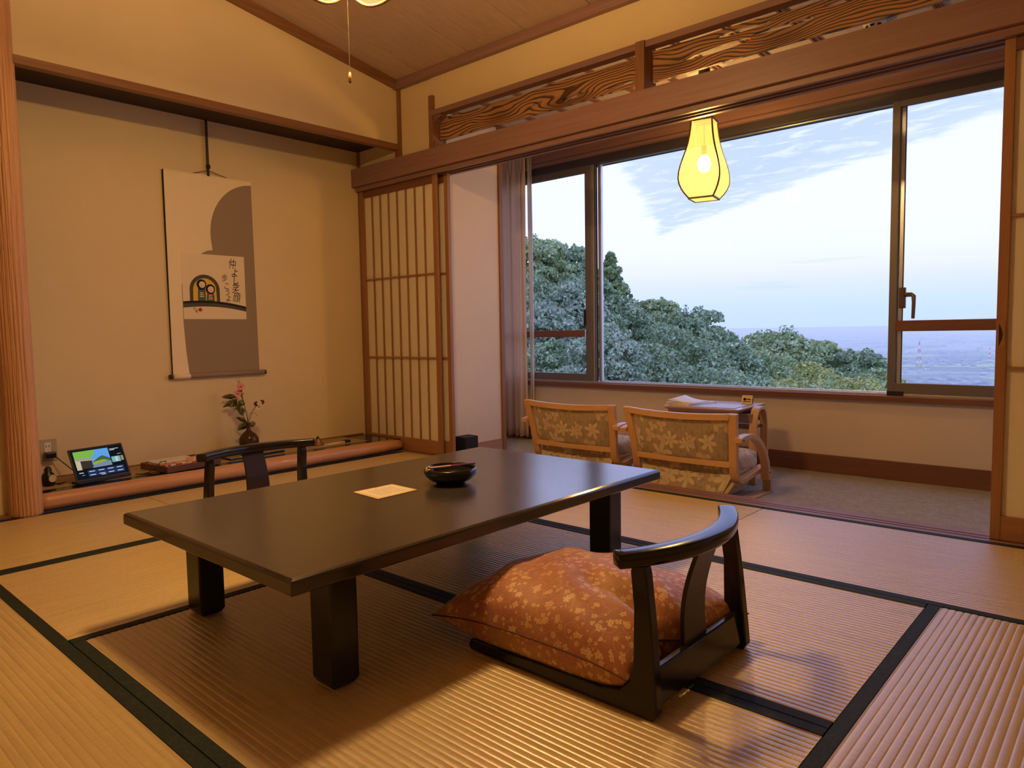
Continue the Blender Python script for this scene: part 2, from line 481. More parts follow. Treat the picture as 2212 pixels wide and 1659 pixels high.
def mk_zabuton():
    m, nt, out = new_mat('gold_flower_brocade')
    tc = nt.nodes.new('ShaderNodeTexCoord')
    uv = tc.outputs['UV']
    wv = noise(nt, uv, 6, 5, 0.6)
    base = ramp(nt, wv, [(0.30, (0.29, 0.095, 0.042)), (0.5, (0.42, 0.155, 0.070)), (0.62, (0.42, 0.205, 0.080)), (0.78, (0.48, 0.19, 0.092))])
    goldc = (0.74, 0.47, 0.20)
    # thin arcs
    tot = None
    for sd, sc in ((0.0, 13.0), (3.7, 17.0)):
        vo = nt.nodes.new('ShaderNodeTexVoronoi')
        vo.voronoi_dimensions = '2D'
        vo.inputs['Scale'].default_value = sc
        mp = nt.nodes.new('ShaderNodeMapping')
        mp.inputs['Location'].default_value = (sd, sd, 0)
        L(nt, uv, mp.inputs[0])
        L(nt, mp.outputs[0], vo.inputs['Vector'])
        ring = val(nt, 'ABSOLUTE', val(nt, 'SUBTRACT', val(nt, 'FRACT', val(nt, 'MULTIPLY', vo.outputs['Distance'], 1.9)), 0.5))
        ln = ramp(nt, ring, [(0.0, 1.0), (0.018, 1.0), (0.03, 0.0)])
        tot = ln if tot is None else val(nt, 'MAXIMUM', tot, ln)
    col = mixc(nt, val(nt, 'MULTIPLY', tot, 0.30), base, goldc)
    allm = None
    for sd, sc, pt, rd in ((0.0, 34, 5, 0.34 / 34), (2.3, 30, 4, 0.26 / 30), (5.1, 48, 3, 0.28 / 48), (8.4, 26, 7, 0.24 / 26)):
        mk, spc, r, lim = flower_mask(nt, uv, sc, pt, rd, 1.0, sd)
        keep = val(nt, 'GREATER_THAN', spc.outputs[2], 0.60)
        k = val(nt, 'MULTIPLY', mk, keep)
        eye = ramp(nt, val(nt, 'DIVIDE', r, rd), [(0.0, 0.3), (0.16, 0.3), (0.24, 1.0)])
        k = val(nt, 'MULTIPLY', k, eye)
        allm = k if allm is None else val(nt, 'MAXIMUM', allm, k)
    big = noise(nt, uv, 3.0, 2)
    fade = ramp(nt, big, [(0.32, 0.25), (0.5, 1.0)])
    allm = val(nt, 'MULTIPLY', allm, fade)
    col = mixc(nt, val(nt, 'MULTIPLY', allm, 0.85), col, goldc)
    b = bsdf(nt, out, col, val(nt, 'MULTIPLY_ADD', allm, -0.15, 0.55), 0.45, sheen=0.25)
    th = noise(nt, uv, 500, 2)
    bump(nt, b, val(nt, 'ADD', val(nt, 'MULTIPLY', allm, 0.7), th), 0.25, 0.0008)
    return m
M['zabuton'] = mk_zabuton()
M['zabuton_plain'] = plain('pink_brown_cushion', (0.52, 0.24, 0.13), 0.6, 0.35, 0, 0.12, 40)
M['seam'] = plain('dark_seam', (0.10, 0.03, 0.012), 0.7)

def mk_floral(name, shift, scale=1.0):
    m, nt, out = new_mat(name)
    tc = nt.nodes.new('ShaderNodeTexCoord')
    uv0 = tc.outputs['UV']
    wb = nt.nodes.new('ShaderNodeTexNoise')
    wb.inputs['Scale'].default_value = 14
    L(nt, uv0, wb.inputs['Vector'])
    mixv = nt.nodes.new('ShaderNodeMix')
    mixv.data_type = 'VECTOR'
    mixv.inputs[0].default_value = 0.035
    L(nt, uv0, mixv.inputs[4])
    L(nt, wb.outputs['Color'], mixv.inputs[5])
    uv = mixv.outputs[1]
    bgn = noise(nt, uv, 12, 4, 0.6, 1.5)
    base = ramp(nt, bgn, [(0.35, (0.381, 0.299, 0.202)), (0.50, (0.515, 0.409, 0.280)), (0.64, (0.448, 0.348, 0.240))])
    # dark hatching / leaves
    mp = nt.nodes.new('ShaderNodeMapping')
    mp.inputs['Rotation'].default_value = (0, 0, 0.7)
    mp.inputs['Scale'].default_value = (90, 9, 1)
    L(nt, uv, mp.inputs[0])
    hn = noise(nt, mp.outputs[0], 1.0, 2)
    col = mixc(nt, ramp(nt, hn, [(0.53, 0.0), (0.60, 0.45)]), base, (0.258, 0.195, 0.124))
    for sd, sc, pt, rd, c1, c2 in ((1.0, 8, 2, 0.44 / 8, (0.403, 0.293, 0.208), (0.526, 0.390, 0.273)), (6.0, 11, 2, 0.42 / 11, (0.347, 0.287, 0.189), (0.482, 0.397, 0.267)),
                                   (0.0, 7.2, 6, 0.47 / 7.2, (0.672, 0.549, 0.364), (0.829, 0.708, 0.481)), (3.0, 10.5, 3, 0.40 / 10.5, (0.650, 0.512, 0.351), (0.762, 0.610, 0.429))):
        mk, spc, r, lim = flower_mask(nt, uv, sc * scale, pt, rd / scale, 0.9, sd + shift, 1.15)
        keep = val(nt, 'GREATER_THAN', spc.outputs[2], 0.25)
        edge = ramp(nt, val(nt, 'DIVIDE', r, lim), [(0.0, 0.0), (0.12, 0.0), (0.3, 0.75), (0.85, 1.0), (1.0, 0.5)])
        pc = mixc(nt, edge, c1, c2)
        col = mixc(nt, val(nt, 'MULTIPLY', mk, keep), col, pc)
    th = noise(nt, coords(nt, 'UV', (400, 900, 1)), 1.0, 2)
    col = mixc(nt, val(nt, 'MULTIPLY', th, 0.25), col, (0.291, 0.232, 0.156))
    b = bsdf(nt, out, col, 0.85, 0.2, sheen=0.25)
    bump(nt, b, th, 0.3, 0.001)
    return m
M['floral'] = mk_floral('lily_jacquard', 0.0, 1.05)
M['floral2'] = mk_floral('lily_jacquard_cushion', 4.3, 1.0)

def mk_ranma():
    m, nt, out = new_mat('scorched_cedar_grain')
    w = nt.nodes.new('ShaderNodeTexNoise')
    w.inputs['Scale'].default_value = 1.0
    w.inputs['Detail'].default_value = 2.0
    L(nt, coords(nt, scale=(1.6, 1, 5)), w.inputs['Vector'])
    kn = nt.nodes.new('ShaderNodeTexVoronoi')
    kn.inputs['Scale'].default_value = 1.0
    L(nt, coords(nt, scale=(1.9, 1, 6)), kn.inputs['Vector'])
    sp = nt.nodes.new('ShaderNodeSeparateXYZ')
    L(nt, coords(nt), sp.inputs[0])
    k = val(nt, 'POWER', val(nt, 'MAXIMUM', val(nt, 'SUBTRACT', 0.55, kn.outputs['Distance']), 0.0), 1.3)
    ph = val(nt, 'ADD', val(nt, 'MULTIPLY', sp.outputs[2], 55.0), val(nt, 'MULTIPLY', w.outputs[0], 11.0))
    ph = val(nt, 'ADD', ph, val(nt, 'MULTIPLY', k, 9.0))
    fr = val(nt, 'FRACT', ph)
    ln = ramp(nt, fr, [(0.0, 1.0), (0.16, 0.9), (0.34, 0.0), (0.88, 0.0), (1.0, 1.0)])
    fine = noise(nt, coords(nt, scale=(3, 60, 120)), 1.0, 3)
    base = mixc(nt, fine, (0.42, 0.215, 0.105), (0.58, 0.32, 0.165))
    base = mixc(nt, ramp(nt, k, [(0.12, 0.0), (0.32, 0.75)]), base, (0.17, 0.080, 0.035))
    col = mixc(nt, val(nt, 'MULTIPLY', ln, 0.9), base, (0.035, 0.016, 0.011))
    b = bsdf(nt, out, col, 0.5, 0.35)
    bump(nt, b, val(nt, 'SUBTRACT', 1.0, ln), 0.8, 0.004)
    return m
M['ranma'] = mk_ranma()

def mk_leaf(name, c1, c2, c3):
    m, nt, out = new_mat(name)
    g = nt.nodes.new('ShaderNodeNewGeometry')
    col = ramp(nt, g.outputs['Random Per Island'], [(0.0, c1), (0.6, c2), (1.0, c3)])
    v = coords(nt)
    col = mixc(nt, ramp(nt, noise(nt, v, 0.9, 3), [(0.4, 0.0), (0.75, 0.5)]), col, c1)
    d = N(nt, 'ShaderNodeBsdfDiffuse')
    t = N(nt, 'ShaderNodeBsdfTranslucent')
    gl = N(nt, 'ShaderNodeBsdfGlossy')
    gl.inputs['Roughness'].default_value = 0.35
    gl.inputs[0].default_value = (0.9, 0.95, 1, 1)
    L(nt, col, d.inputs[0])
    L(nt, col, t.inputs[0])
    mx = N(nt, 'ShaderNodeMixShader')
    mx.inputs[0].default_value = 0.25
    L(nt, d.outputs[0], mx.inputs[1])
    L(nt, t.outputs[0], mx.inputs[2])
    mx2 = N(nt, 'ShaderNodeMixShader')
    mx2.inputs[0].default_value = 0.07
    L(nt, mx.outputs[0], mx2.inputs[1])
    L(nt, gl.outputs[0], mx2.inputs[2])
    L(nt, mx2.outputs[0], out.inputs[0])
    return m
M['leaf_dark'] = mk_leaf('dark_glossy_leaf', (0.187, 0.265, 0.133), (0.352, 0.463, 0.233), (0.670, 0.794, 0.426))
M['leaf_mid'] = mk_leaf('mid_green_leaf', (0.251, 0.336, 0.146), (0.450, 0.556, 0.226), (0.787, 0.800, 0.390))
M['leaf_pale'] = mk_leaf('pale_green_leaf', (0.231, 0.302, 0.198), (0.424, 0.517, 0.330), (0.731, 0.800, 0.533))
M['leaf_yellow'] = mk_leaf('yellow_green_leaf', (0.331, 0.368, 0.108), (0.594, 0.602, 0.172), (0.800, 0.800, 0.306))
M['leaf_conifer'] = mk_leaf('conifer_needle', (0.199, 0.272, 0.108), (0.358, 0.463, 0.167), (0.609, 0.718, 0.272))

def mk_variegated():
    m, nt, out = new_mat('variegated_leaf')
    n = noise(nt, coords(nt), 130, 3, 0.6)
    col = ramp(nt, n, [(0.46, (0.022, 0.040, 0.014)), (0.54, (0.38, 0.36, 0.15))])
    bsdf(nt, out, col, 0.4, 0.4)
    return m
M['variegated'] = mk_variegated()

def mk_plainland():
    m, nt, out = new_mat('fields_and_woods')
    v = coords(nt, scale=(0.001, 0.001, 0.001))
    vo = nt.nodes.new('ShaderNodeTexVoronoi')
    vo.voronoi_dimensions = '2D'
    vo.inputs['Scale'].default_value = 2.2
    L(nt, coords(nt, scale=(0.0007, 0.0016, 1), rot=(0, 0, 0.25)), vo.inputs['Vector'])
    sp = nt.nodes.new('ShaderNodeSeparateColor')
    L(nt, vo.outputs['Color'], sp.inputs[0])
    field = ramp(nt, sp.outputs[0], [(0.0, (0.22, 0.30, 0.20)), (0.35, (0.42, 0.58, 0.28)), (0.6, (0.52, 0.64, 0.34)), (0.8, (0.30, 0.34, 0.30)), (1.0, (0.55, 0.57, 0.55))])
    n = noise(nt, v, 2.2, 5)
    n2 = noise(nt, v, 40, 3)
    town = ramp(nt, n, [(0.46, 0.0), (0.54, 1.0)])
    tc = ramp(nt, n2, [(0.35, (0.16, 0.20, 0.20)), (0.55, (0.34, 0.37, 0.40)), (0.68, (0.75, 0.76, 0.78))])
    col = mixc(nt, town, field, tc)
    bsdf(nt, out, col, 0.9, 0.1)
    return m
M['plainland'] = mk_plainland()
M['hillside'] = plain('hillside_undergrowth', (0.035, 0.050, 0.030), 0.95, 0.1, 0, 0.5, 1.5, 0.6)
M['house_wall'] = plain('pale_house_wall', (0.72, 0.72, 0.72), 0.7)
M['house_dark'] = plain('grey_house_roof', (0.22, 0.24, 0.28), 0.7)
M['tower_red'] = plain('red_mast_paint', (0.75, 0.12, 0.08), 0.6)
M['tower_white'] = plain('white_mast_paint', (0.85, 0.85, 0.85), 0.6)

# ------------------------------------------------------------------ mesh builder
class MB:
    def __init__(s):
        s.v = []; s.f = []; s.uv = None
    def quad(s, a, b, c, d):
        n = len(s.v); s.v += [a, b, c, d]; s.f.append((n, n + 1, n + 2, n + 3)); return s
    def poly(s, pts):
        n = len(s.v); s.v += [tuple(p) for p in pts]; s.f.append(tuple(range(n, n + len(pts)))); return s
    def box(s, x0, x1, y0, y1, z0, z1):
        n = len(s.v)
        s.v += [(x0, y0, z0), (x1, y0, z0), (x1, y1, z0), (x0, y1, z0), (x0, y0, z1), (x1, y0, z1), (x1, y1, z1), (x0, y1, z1)]
        s.f += [tuple(n + i for i in q) for q in ((3, 2, 1, 0), (4, 5, 6, 7), (0, 1, 5, 4), (1, 2, 6, 5), (2, 3, 7, 6), (3, 0, 4, 7))]
        return s
    def hexa(s, p):
        n = len(s.v); s.v += [tuple(q) for q in p]
        s.f += [tuple(n + i for i in q) for q in ((3, 2, 1, 0), (4, 5, 6, 7), (0, 1, 5, 4), (1, 2, 6, 5), (2, 3, 7, 6), (3, 0, 4, 7))]
        return s
    def sweep(s, rings, closed=False, caps=True):
        """rings: list of equally long point loops"""
        n = len(s.v); k = len(rings[0])
        for r in rings:
            s.v += [tuple(p) for p in r]
        m = len(rings)
        for i in range(m - 1 + (1 if closed else 0)):
            a = n + i * k; b = n + ((i + 1) % m) * k
            for j in range(k):
                s.f.append((a + j, a + (j + 1) % k, b + (j + 1) % k, b + j))
        if caps and not closed:
            s.f.append(tuple(n + j for j in reversed(range(k))))
            s.f.append(tuple(n + (m - 1) * k + j for j in range(k)))
        return s
    def tube(s, pts, r, seg=8, caps=True):
        pts = [Vector(p) for p in pts]
        rings = []
        up = Vector((0, 0, 1))
        prev = None
        for i, p in enumerate(pts):
            t = (pts[min(i + 1, len(pts) - 1)] - pts[max(i - 1, 0)])
            if t.length < 1e-9:
                t = Vector((0, 0, 1))
            t.normalize()
            if prev is None:
                a = t.cross(up if abs(t.z) < 0.95 else Vector((1, 0, 0)))
            else:
                a = prev - t * prev.dot(t)
            a.normalize(); prev = a
            b = t.cross(a)
            rr = r[i] if isinstance(r, (list, tuple)) else r
            rings.append([p + (a * math.cos(2 * PI * j / seg) + b * math.sin(2 * PI * j / seg)) * rr for j in range(seg)])
        return s.sweep(rings, caps=caps)
    def bar(s, pts, w, h, side=(1, 0, 0)):
        """rectangular section swept along pts; w along `side`, h along the normal"""
        pts = [Vector(p) for p in pts]
        sd = Vector(side).normalized()
        rings = []
        for i, p in enumerate(pts):
            t = (pts[min(i + 1, len(pts) - 1)] - pts[max(i - 1, 0)]).normalized()
            nn = t.cross(sd).normalized()
            ww = w[i] if isinstance(w, (list, tuple)) else w
            hh = h[i] if isinstance(h, (list, tuple)) else h
            rings.append([p + sd * ww / 2 + nn * hh / 2, p - sd * ww / 2 + nn * hh / 2, p - sd * ww / 2 - nn * hh / 2, p + sd * ww / 2 - nn * hh / 2])
        return s.sweep(rings)
    def lathe(s, prof, seg=32, c=(0, 0, 0)):
        rings = [[(c[0] + r * math.cos(2 * PI * j / seg), c[1] + r * math.sin(2 * PI * j / seg), c[2] + z) for j in range(seg)] for r, z in prof]
        return s.sweep(rings)
    def mesh(s, name):
        me = bpy.data.meshes.new(name)
        me.from_pydata([tuple(p) for p in s.v], [], s.f)
        me.update()
        return me
    def build(s, name, mat, parent=None, smooth=False, bevel=0.0, loc=None, seg=2, recalc=True):
        me = s.mesh(name)
        if recalc:
            bm = bmesh.new(); bm.from_mesh(me)
            bmesh.ops.recalc_face_normals(bm, faces=bm.faces)
            bm.to_mesh(me); bm.free()
        return link(name, me, mat, parent, smooth, bevel, loc, seg)

def link(name, me, mat, parent=None, smooth=False, bevel=0.0, loc=None, seg=2):
    o = bpy.data.objects.new(name, me)
    COL.objects.link(o)
    if mat is not None:
        if not me.materials:
            me.materials.append(M[mat] if isinstance(mat, str) else mat)
    if parent is not None:
        o.parent = parent
    if loc is not None:
        o.location = loc
    if smooth:
        me.polygons.foreach_set('use_smooth', [True] * len(me.polygons))
    if bevel:
        b = o.modifiers.new('edge', 'BEVEL')
        b.width = bevel; b.segments = seg; b.limit_method = 'ANGLE'; b.angle_limit = R_(40)
    if smooth == 'auto':
        pass
    return o

def tag(o, label, cat=None, group=None, kind=None):
    o['label'] = label
    if cat: o['category'] = cat
    if group: o['group'] = group
    if kind: o['kind'] = kind
    return o

def thing(name, label, cat, loc=(0, 0, 0), rz=0.0, group=None, kind=None):
    o = bpy.data.objects.new(name, None)
    COL.objects.link(o)
    o.location = loc
    o.rotation_euler = (0, 0, rz)
    o.empty_display_size = 0.1
    return tag(o, label, cat, group, kind)

def dup(root, loc, rz, label, name=None):
    def cp(o, par):
        c = o.copy(); COL.objects.link(c); c.parent = par
        for ch in list(o.children):
            cp(ch, c)
        return c
    r = cp(root, None)
    r.location = loc; r.rotation_euler = (0, 0, rz); r['label'] = label
    return r

def BX(name, mat, b, parent=None, bevel=0.0):
    return MB().box(*b).build(name, mat, parent, bevel=bevel)

def arc(cx, cy, r, a0, a1, n):
    return [(cx + r * math.cos(a0 + (a1 - a0) * i / n), cy + r * math.sin(a0 + (a1 - a0) * i / n)) for i in range(n + 1)]

# ================================================================== SETTING
VZ = -0.06            # carpet level of the veranda, a small step below the tatami
YW = 4.752            # inner face of the window wall
CV = 2.44             # veranda ceiling
def ceil_z(y):
    return 2.705 + (3.455 - y) * 0.1743

floor = tag(BX('floor', 'tray', (-4.76, 1.42, -1.25, 3.394, -0.10, -0.052)), 'tatami floor of the main room in rush matting with green borders', 'floor', kind='structure')

def tatami_mesh(length, width, name):
    nr = max(1, round(width / 0.0195)); seg = 6
    vs, fs = [], []
    for i in range(nr * seg + 1):
        t = i / seg
        z = -0.0015 * (1 - math.sqrt(abs(math.sin(PI * t))))
        y = -width / 2 + width * i / (nr * seg)
        vs += [(-length / 2, y, z), (length / 2, y, z)]
    for i in range(nr * seg):
        a = 2 * i
        fs.append((a, a + 1, a + 3, a + 2))
    n = len(vs)
    b = -0.05
    vs += [(-length / 2, -width / 2, b), (length / 2, -width / 2, b), (length / 2, width / 2, b), (-length / 2, width / 2, b)]
    last = 2 * nr * seg
    fs += [(0, n, n + 1, 1), (last, last + 1, n + 2, n + 3)]
    fs.append(tuple([n, *[2 * i for i in range(nr * seg + 1)], n + 3][::-1]) if False else (0, last, n + 3, n))
    fs.append((1, n + 1, n + 2, last + 1))
    me = bpy.data.meshes.new(name)
    me.from_pydata(vs, [], fs)
    me.update()
    me.materials.append(M['tatami'])
    return me

for (x0, x1, y0, y1, d) in [
        (-4.168, -3.226, 1.554, 3.394, 'Y'), (-4.168, -3.226, -0.290, 1.550, 'Y'), (-3.222, -1.386, 2.506, 3.394, 'X'), (-1.382, 0.456, 2.506, 3.394, 'X'),
        (-3.222, -2.300, 0.636, 2.502, 'Y'), (-2.296, -0.497, 1.575, 2.502, 'X'), (-2.296, -0.497, 0.636, 1.571, 'X'), (-0.493, 0.440, 0.636, 2.502, 'Y'),
        (-3.222, -1.386, -0.290, 0.632, 'X'), (-1.382, 0.456, -0.290, 0.632, 'X'), (0.460, 1.40, 0.636, 3.394, 'Y'), (-4.168, -2.30, -1.22, -0.294, 'X'), (-2.296, -0.46, -1.22, -0.294, 'X'), (-0.456, 1.40, -1.22, -0.294, 'X')]:
    w, h = x1 - x0, y1 - y0
    ln, wd = (w, h) if d == 'X' else (h, w)
    o = link('tatami_mat', tatami_mesh(ln, wd, 'tatami_mat'), None, floor)
    o.location = ((x0 + x1) / 2, (y0 + y1) / 2, 0)
    if d == 'Y':
        o.rotation_euler = (0, 0, PI / 2)
    for s in (-1, 1):
        c = s * (wd / 2 - 0.0165)
        BX('border', 'border', (-ln / 2 - 0.0005, ln / 2 + 0.0005, c - 0.0175, c + 0.0175, -0.05, 0.0018), o, 0.0015)

# threshold with two grooves
t = thing('trim_1', 'grooved wooden threshold between the tatami and the carpeted veranda', 'threshold', (0, 0, 0), kind='structure')
BX('sill_base', 'shoji_dark_x', (-4.66, 1.42, 3.395, 3.548, -0.11, -0.012), t)
for y0, y1 in ((3.396, 3.432), (3.446, 3.470), (3.484, 3.549)):
    BX('ridge', 'beam', (-4.66, 1.42, y0, y1, -0.012, 0.001), t, 0.001)

tag(BX('floor_veranda', 'carpet', (-4.62, 1.42, 3.549, 4.80, VZ - 0.05, VZ)), 'grey beige carpet of the veranda in front of the window', 'carpet', kind='structure')

# ---- window wall
w = thing('wall_window', 'beige wallpapered wall below and above the big window', 'wall', kind='structure')
BX('wall_lower', 'plaster_pale', (-4.62, 1.42, YW, 4.90, VZ - 0.05, 0.422), w)
BX('wall_upper', 'plaster_pale', (-4.62, 1.42, YW, 4.90, 2.375, 2.60), w)
tag(BX('baseboard_window', 'baseboard', (-4.62, 1.42, YW - 0.014, YW + 0.01, VZ, 0.056), None, 0.002), 'wide dark red-brown skirting board under the window', 'skirting', kind='structure')
t = tag(BX('trim_2', 'baseboard', (-4.62, 1.42, YW - 0.035, 4.90, 0.420, 0.455), None, 0.003), 'dark red-brown wooden sill running along the big window', 'window sill', kind='structure')
t = thing('trim_3', 'dark mauve-brown wooden head beam above the big window', 'beam', kind='structure')
BX('head_beam', 'beam', (-4.62, 1.42, YW - 0.04, 4.90, 2.262, 2.385), t, 0.003)
BX('groove', 'rubber', (-4.62, 1.42, YW - 0.0415, YW - 0.039, 2.285, 2.288), t)

# ---- window
win = thing('window_1', 'wide aluminium sliding window in three panes looking out on the hillside', 'window', (0, 0, 0), kind='structure')
BX('head_frame', 'alu_dark', (-4.60, 1.40, 4.757, 4.89, 2.205, 2.262), win, 0.002)
BX('bottom_track', 'alu_bright', (-4.60, 1.40, 4.765, 4.89, 0.455, 0.468), win, 0.001)
def sash(x0, x1, y0, y1, st0, st1, zb, zt, mat_):
    m = MB()
    m.box(x0, x0 + st0, y0, y1, 0.462, 2.215).box(x1 - st1, x1, y0, y1, 0.462, 2.215)
    m.box(x0 + st0, x1 - st1, y0, y1, 0.462, zb).box(x0 + st0, x1 - st1, y0, y1, zt, 2.215)
    o = m.build('sash', mat_, win, bevel=0.002)
    BX('pane', 'glass', (x0 + st0 - 0.003, x1 - st1 + 0.003, (y0 + y1) / 2 - 0.002, (y0 + y1) / 2 + 0.002, zb - 0.003, zt + 0.003), o)
    return o
sl = sash(-4.48, -3.392, 4.768, 4.796, 0.05, 0.060, 0.528, 2.150, 'alu')
for a, b, mt in ((-3.392, -3.370, 'alu_bright'), (-3.370, -3.361, 'rubber'), (-3.361, -3.355, 'alu_bright'), (-3.355, -3.349, 'rubber')):
    BX('meeting_strip', mt, (a, b, 4.785, 4.80, 0.468, 2.205), sl)
BX('grip', 'rubber', (-3.462, -3.449, 4.752, 4.768, 0.93, 1.05), sl, 0.002)
sm = sash(-3.349, -1.150, 4.806, 4.834, 0.030, 0.03, 0.474, 2.200, 'alu_bright')
sr = sash(-1.193, 1.30, 4.768, 4.796, 0.042, 0.05, 0.533, 2.172, 'alu')
BX('meeting_strip', 'alu_bright', (-1.151, -1.126, 4.79, 4.80, 0.53, 2.175), sr)
BX('meeting_strip', 'rubber', (-1.126, -1.121, 4.79, 4.80, 0.53, 2.175), sr)
BX('corner_block', 'rubber', (-1.193, -1.10, 4.764, 4.772, 0.456, 0.482), sr)
for x0, x1, z0, z1 in ((-4.46, -3.453, 0.832, 0.887), (-1.150, 1.30, 0.846, 0.910)):
    BX('guard_rail', 'baseboard', (x0, x1, 4.735, 4.760, z0, z1), win, 0.003)
lt = thing('lever_latch', 'bronze lever', None); lt.parent = win; lt.location = (-1.112, 4.765, 1.045)
BX('latch_plate', 'bronze', (-0.022, 0.014, -0.018, 0.005, -0.062, 0.062), lt, 0.004)
MB().tube([(0.012, -0.012, 0.015), (0.03, -0.03, 0.02)], 0.012, 12).build('latch_boss', 'bronze', lt, smooth=True)
MB().bar([(0.02, -0.03, 0.017), (0.05, -0.034, 0.017), (0.062, -0.036, 0.008), (0.064, -0.038, -0.03), (0.062, -0.040, -0.125)], 0.012, [0.026, 0.026, 0.024, 0.02, 0.018], (0, 1, 0)).build('latch_lever', 'bronze', lt, bevel=0.003)

# ---- veranda side walls, stub wall, ceiling
tag(BX('wall_veranda_end', 'plaster_pale', (-4.62, -4.52, 3.55, YW, VZ, CV)), 'far left end wall of the veranda behind the curtain', 'wall', kind='structure')
t = thing('wall_stub', 'short beige wall between the shoji and the curtain with a pale skirting', 'wall', kind='structure')
BX('wall_face', 'plaster_pale', (-4.52, -3.772, 3.553, 4.09, VZ, CV), t)
BX('skirting', 'base_pale', (-3.785, -3.764, 3.553, 4.078, VZ, 0.05), t, 0.002)
BX('corner_post', 'beam_z', (-3.815, -3.756, 4.078, 4.118, VZ, CV), t, 0.002)
tag(BX('wall_veranda_right', 'plaster_pale', (1.42, 1.52, 3.45, 4.90, VZ, CV)), 'right end wall of the veranda', 'wall', kind='structure')
cv = tag(BX('ceiling_veranda', 'rubber', (-4.62, 1.52, 3.50, 4.90, CV + 0.022, CV + 0.06)), 'pale boarded veranda ceiling with narrow dark battens', 'ceiling', kind='structure')
x = -4.60
while x < 1.4:
    BX('ceiling_board', 'veranda_ceil', (x, x + 0.286, 3.50, 4.89, CV, CV + 0.02), cv)
    BX('batten', 'beam_y', (x + 0.268, x + 0.280, 3.50, 4.89, CV - 0.013, CV), cv, 0.001)
    BX('batten', 'beam_y', (x + 0.298, x + 0.308, 3.50, 4.89, CV - 0.013, CV), cv, 0.001)
    x += 0.29

# ---- beam over the opening (nageshi) and grooved head track
t = tag(BX('trim_4', 'beam', (-4.678, 1.42, 3.385, 3.441, 2.022, 2.157), None, 0.002), 'long red-brown beam above the sliding shoji opening', 'beam', kind='structure')
t = thing('trim_5', 'grooved red-brown head track under the long beam', 'head track', kind='structure')
BX('track_body', 'rubber', (-4.66, 1.42, 3.415, 3.546, 2.006, 2.024), t)
for y0, y1 in ((3.412, 3.437), (3.4715, 3.4815), (3.5165, 3.548)):
    BX('track_lip', 'beam', (-4.66, 1.42, y0, y1, 1.990, 2.0215), t, 0.0015)

# ---- wall above the beam with transom
w = thing('wall_window_upper', 'beige wall above the transom and beside the tokonoma', 'wall', kind='structure')
BX('plaster_band', 'plaster', (-3.80, 1.42, 3.445, 3.49, 2.418, 2.72), w)
BX('plaster_side', 'plaster', (-4.70, -3.80, 3.455, 3.53, 2.02, 2.72), w)
t = thing('trim_6', 'transom frame with a middle post over the opening', 'transom frame', kind='structure')
BX('upper_rail', 'beam', (-3.80, 1.42, 3.415, 3.478, 2.384, 2.420), t, 0.002)
BX('end_post', 'beam_z', (-3.806, -3.764, 3.420, 3.525, 2.156, 2.525), t, 0.002)
BX('middle_post', 'beam_z', (-2.122, -2.066, 3.402, 3.525, 2.156, 2.420), t, 0.002)
for z0, z1, zz in ((2.157, 2.20, 1), (2.33, 2.384, -1)):
    a = (-3.765, z0); b_ = (-3.765, z1)
    if zz > 0:
        pr = [(-3.765, 2.156), (-3.68, 2.156), (-3.675, 2.172), (-3.735, 2.190), (-3.752, 2.215), (-3.765, 2.222)]
    else:
        pr = [(-3.765, 2.33), (-3.752, 2.338), (-3.735, 2.358), (-3.690, 2.372), (-3.69, 2.385), (-3.765, 2.385)]
    MB().sweep([[(p[0], y, p[1]) for p in pr] for y in (3.432, 3.50)]).build('carved_bracket', 'beam', t, bevel=0.002)

# carved cedar boards with openings
def carved_board(name, outer, holes, y0, y1, label):
    bm = bmesh.new()
    edges = []
    for loop in [outer] + holes:
        vs = [bm.verts.new((p[0], y0, p[1])) for p in loop]
        for i in range(len(vs)):
            edges.append(bm.edges.new((vs[i], vs[(i + 1) % len(vs)])))
    bmesh.ops.triangle_fill(bm, use_beauty=True, use_dissolve=False, edges=edges)
    ret = bmesh.ops.extrude_face_region(bm, geom=list(bm.faces))
    for g in ret['geom']:
        if isinstance(g, bmesh.types.BMVert):
            g.co.y = y1
    bmesh.ops.recalc_face_normals(bm, faces=bm.faces)
    me = bpy.data.meshes.new(name)
    bm.to_mesh(me); bm.free()
    o = link(name, me, 'ranma', bevel=0.0)
    return tag(o, label, 'transom board', 'carved cedar boards of the transom')

def wob(x, k, a):
    return a * (math.sin(x * 5.1 + k) + 0.5 * math.sin(x * 12.7 + 2 * k))
def hole(cx, cz, rx, rz, tilt=0.0, n=22, blunt=1.0, seed=0):
    rnd = random.Random(seed)
    pts = []
    for i in range(n):
        a = 2 * PI * i / n
        ca, sa = math.cos(a), math.sin(a)
        r = 1 + rnd.uniform(-0.06, 0.06)
        x = rx * ca * r
        z = rz * sa * r * (0.72 + 0.28 * ca * blunt)
        pts.append((cx + x, cz + z + tilt * x))
    return pts
def outline(x0, x1, zb, zt, k, n=48):
    lo = [(x0 + (x1 - x0) * i / n, zb + wob(x0 + (x1 - x0) * i / n, k, 0.0018)) for i in range(n + 1)]
    hi = [(x1 - (x1 - x0) * i / n, zt + wob(x1 - (x1 - x0) * i / n, k + 2, 0.004)) for i in range(n + 1)]
    return lo + hi
carved_board('carved_transom_board', outline(-3.762, -2.124, 2.226, 2.372, 0.4),
             [hole(-2.88, 2.285, 0.045, 0.011, 0.10, seed=1), hole(-2.60, 2.266, 0.085, 0.012, 0.02, seed=2), hole(-2.28, 2.256, 0.11, 0.010, 0.02, seed=3)],
             3.488, 3.510, 'scorched cedar transom board between the end post and the middle post')
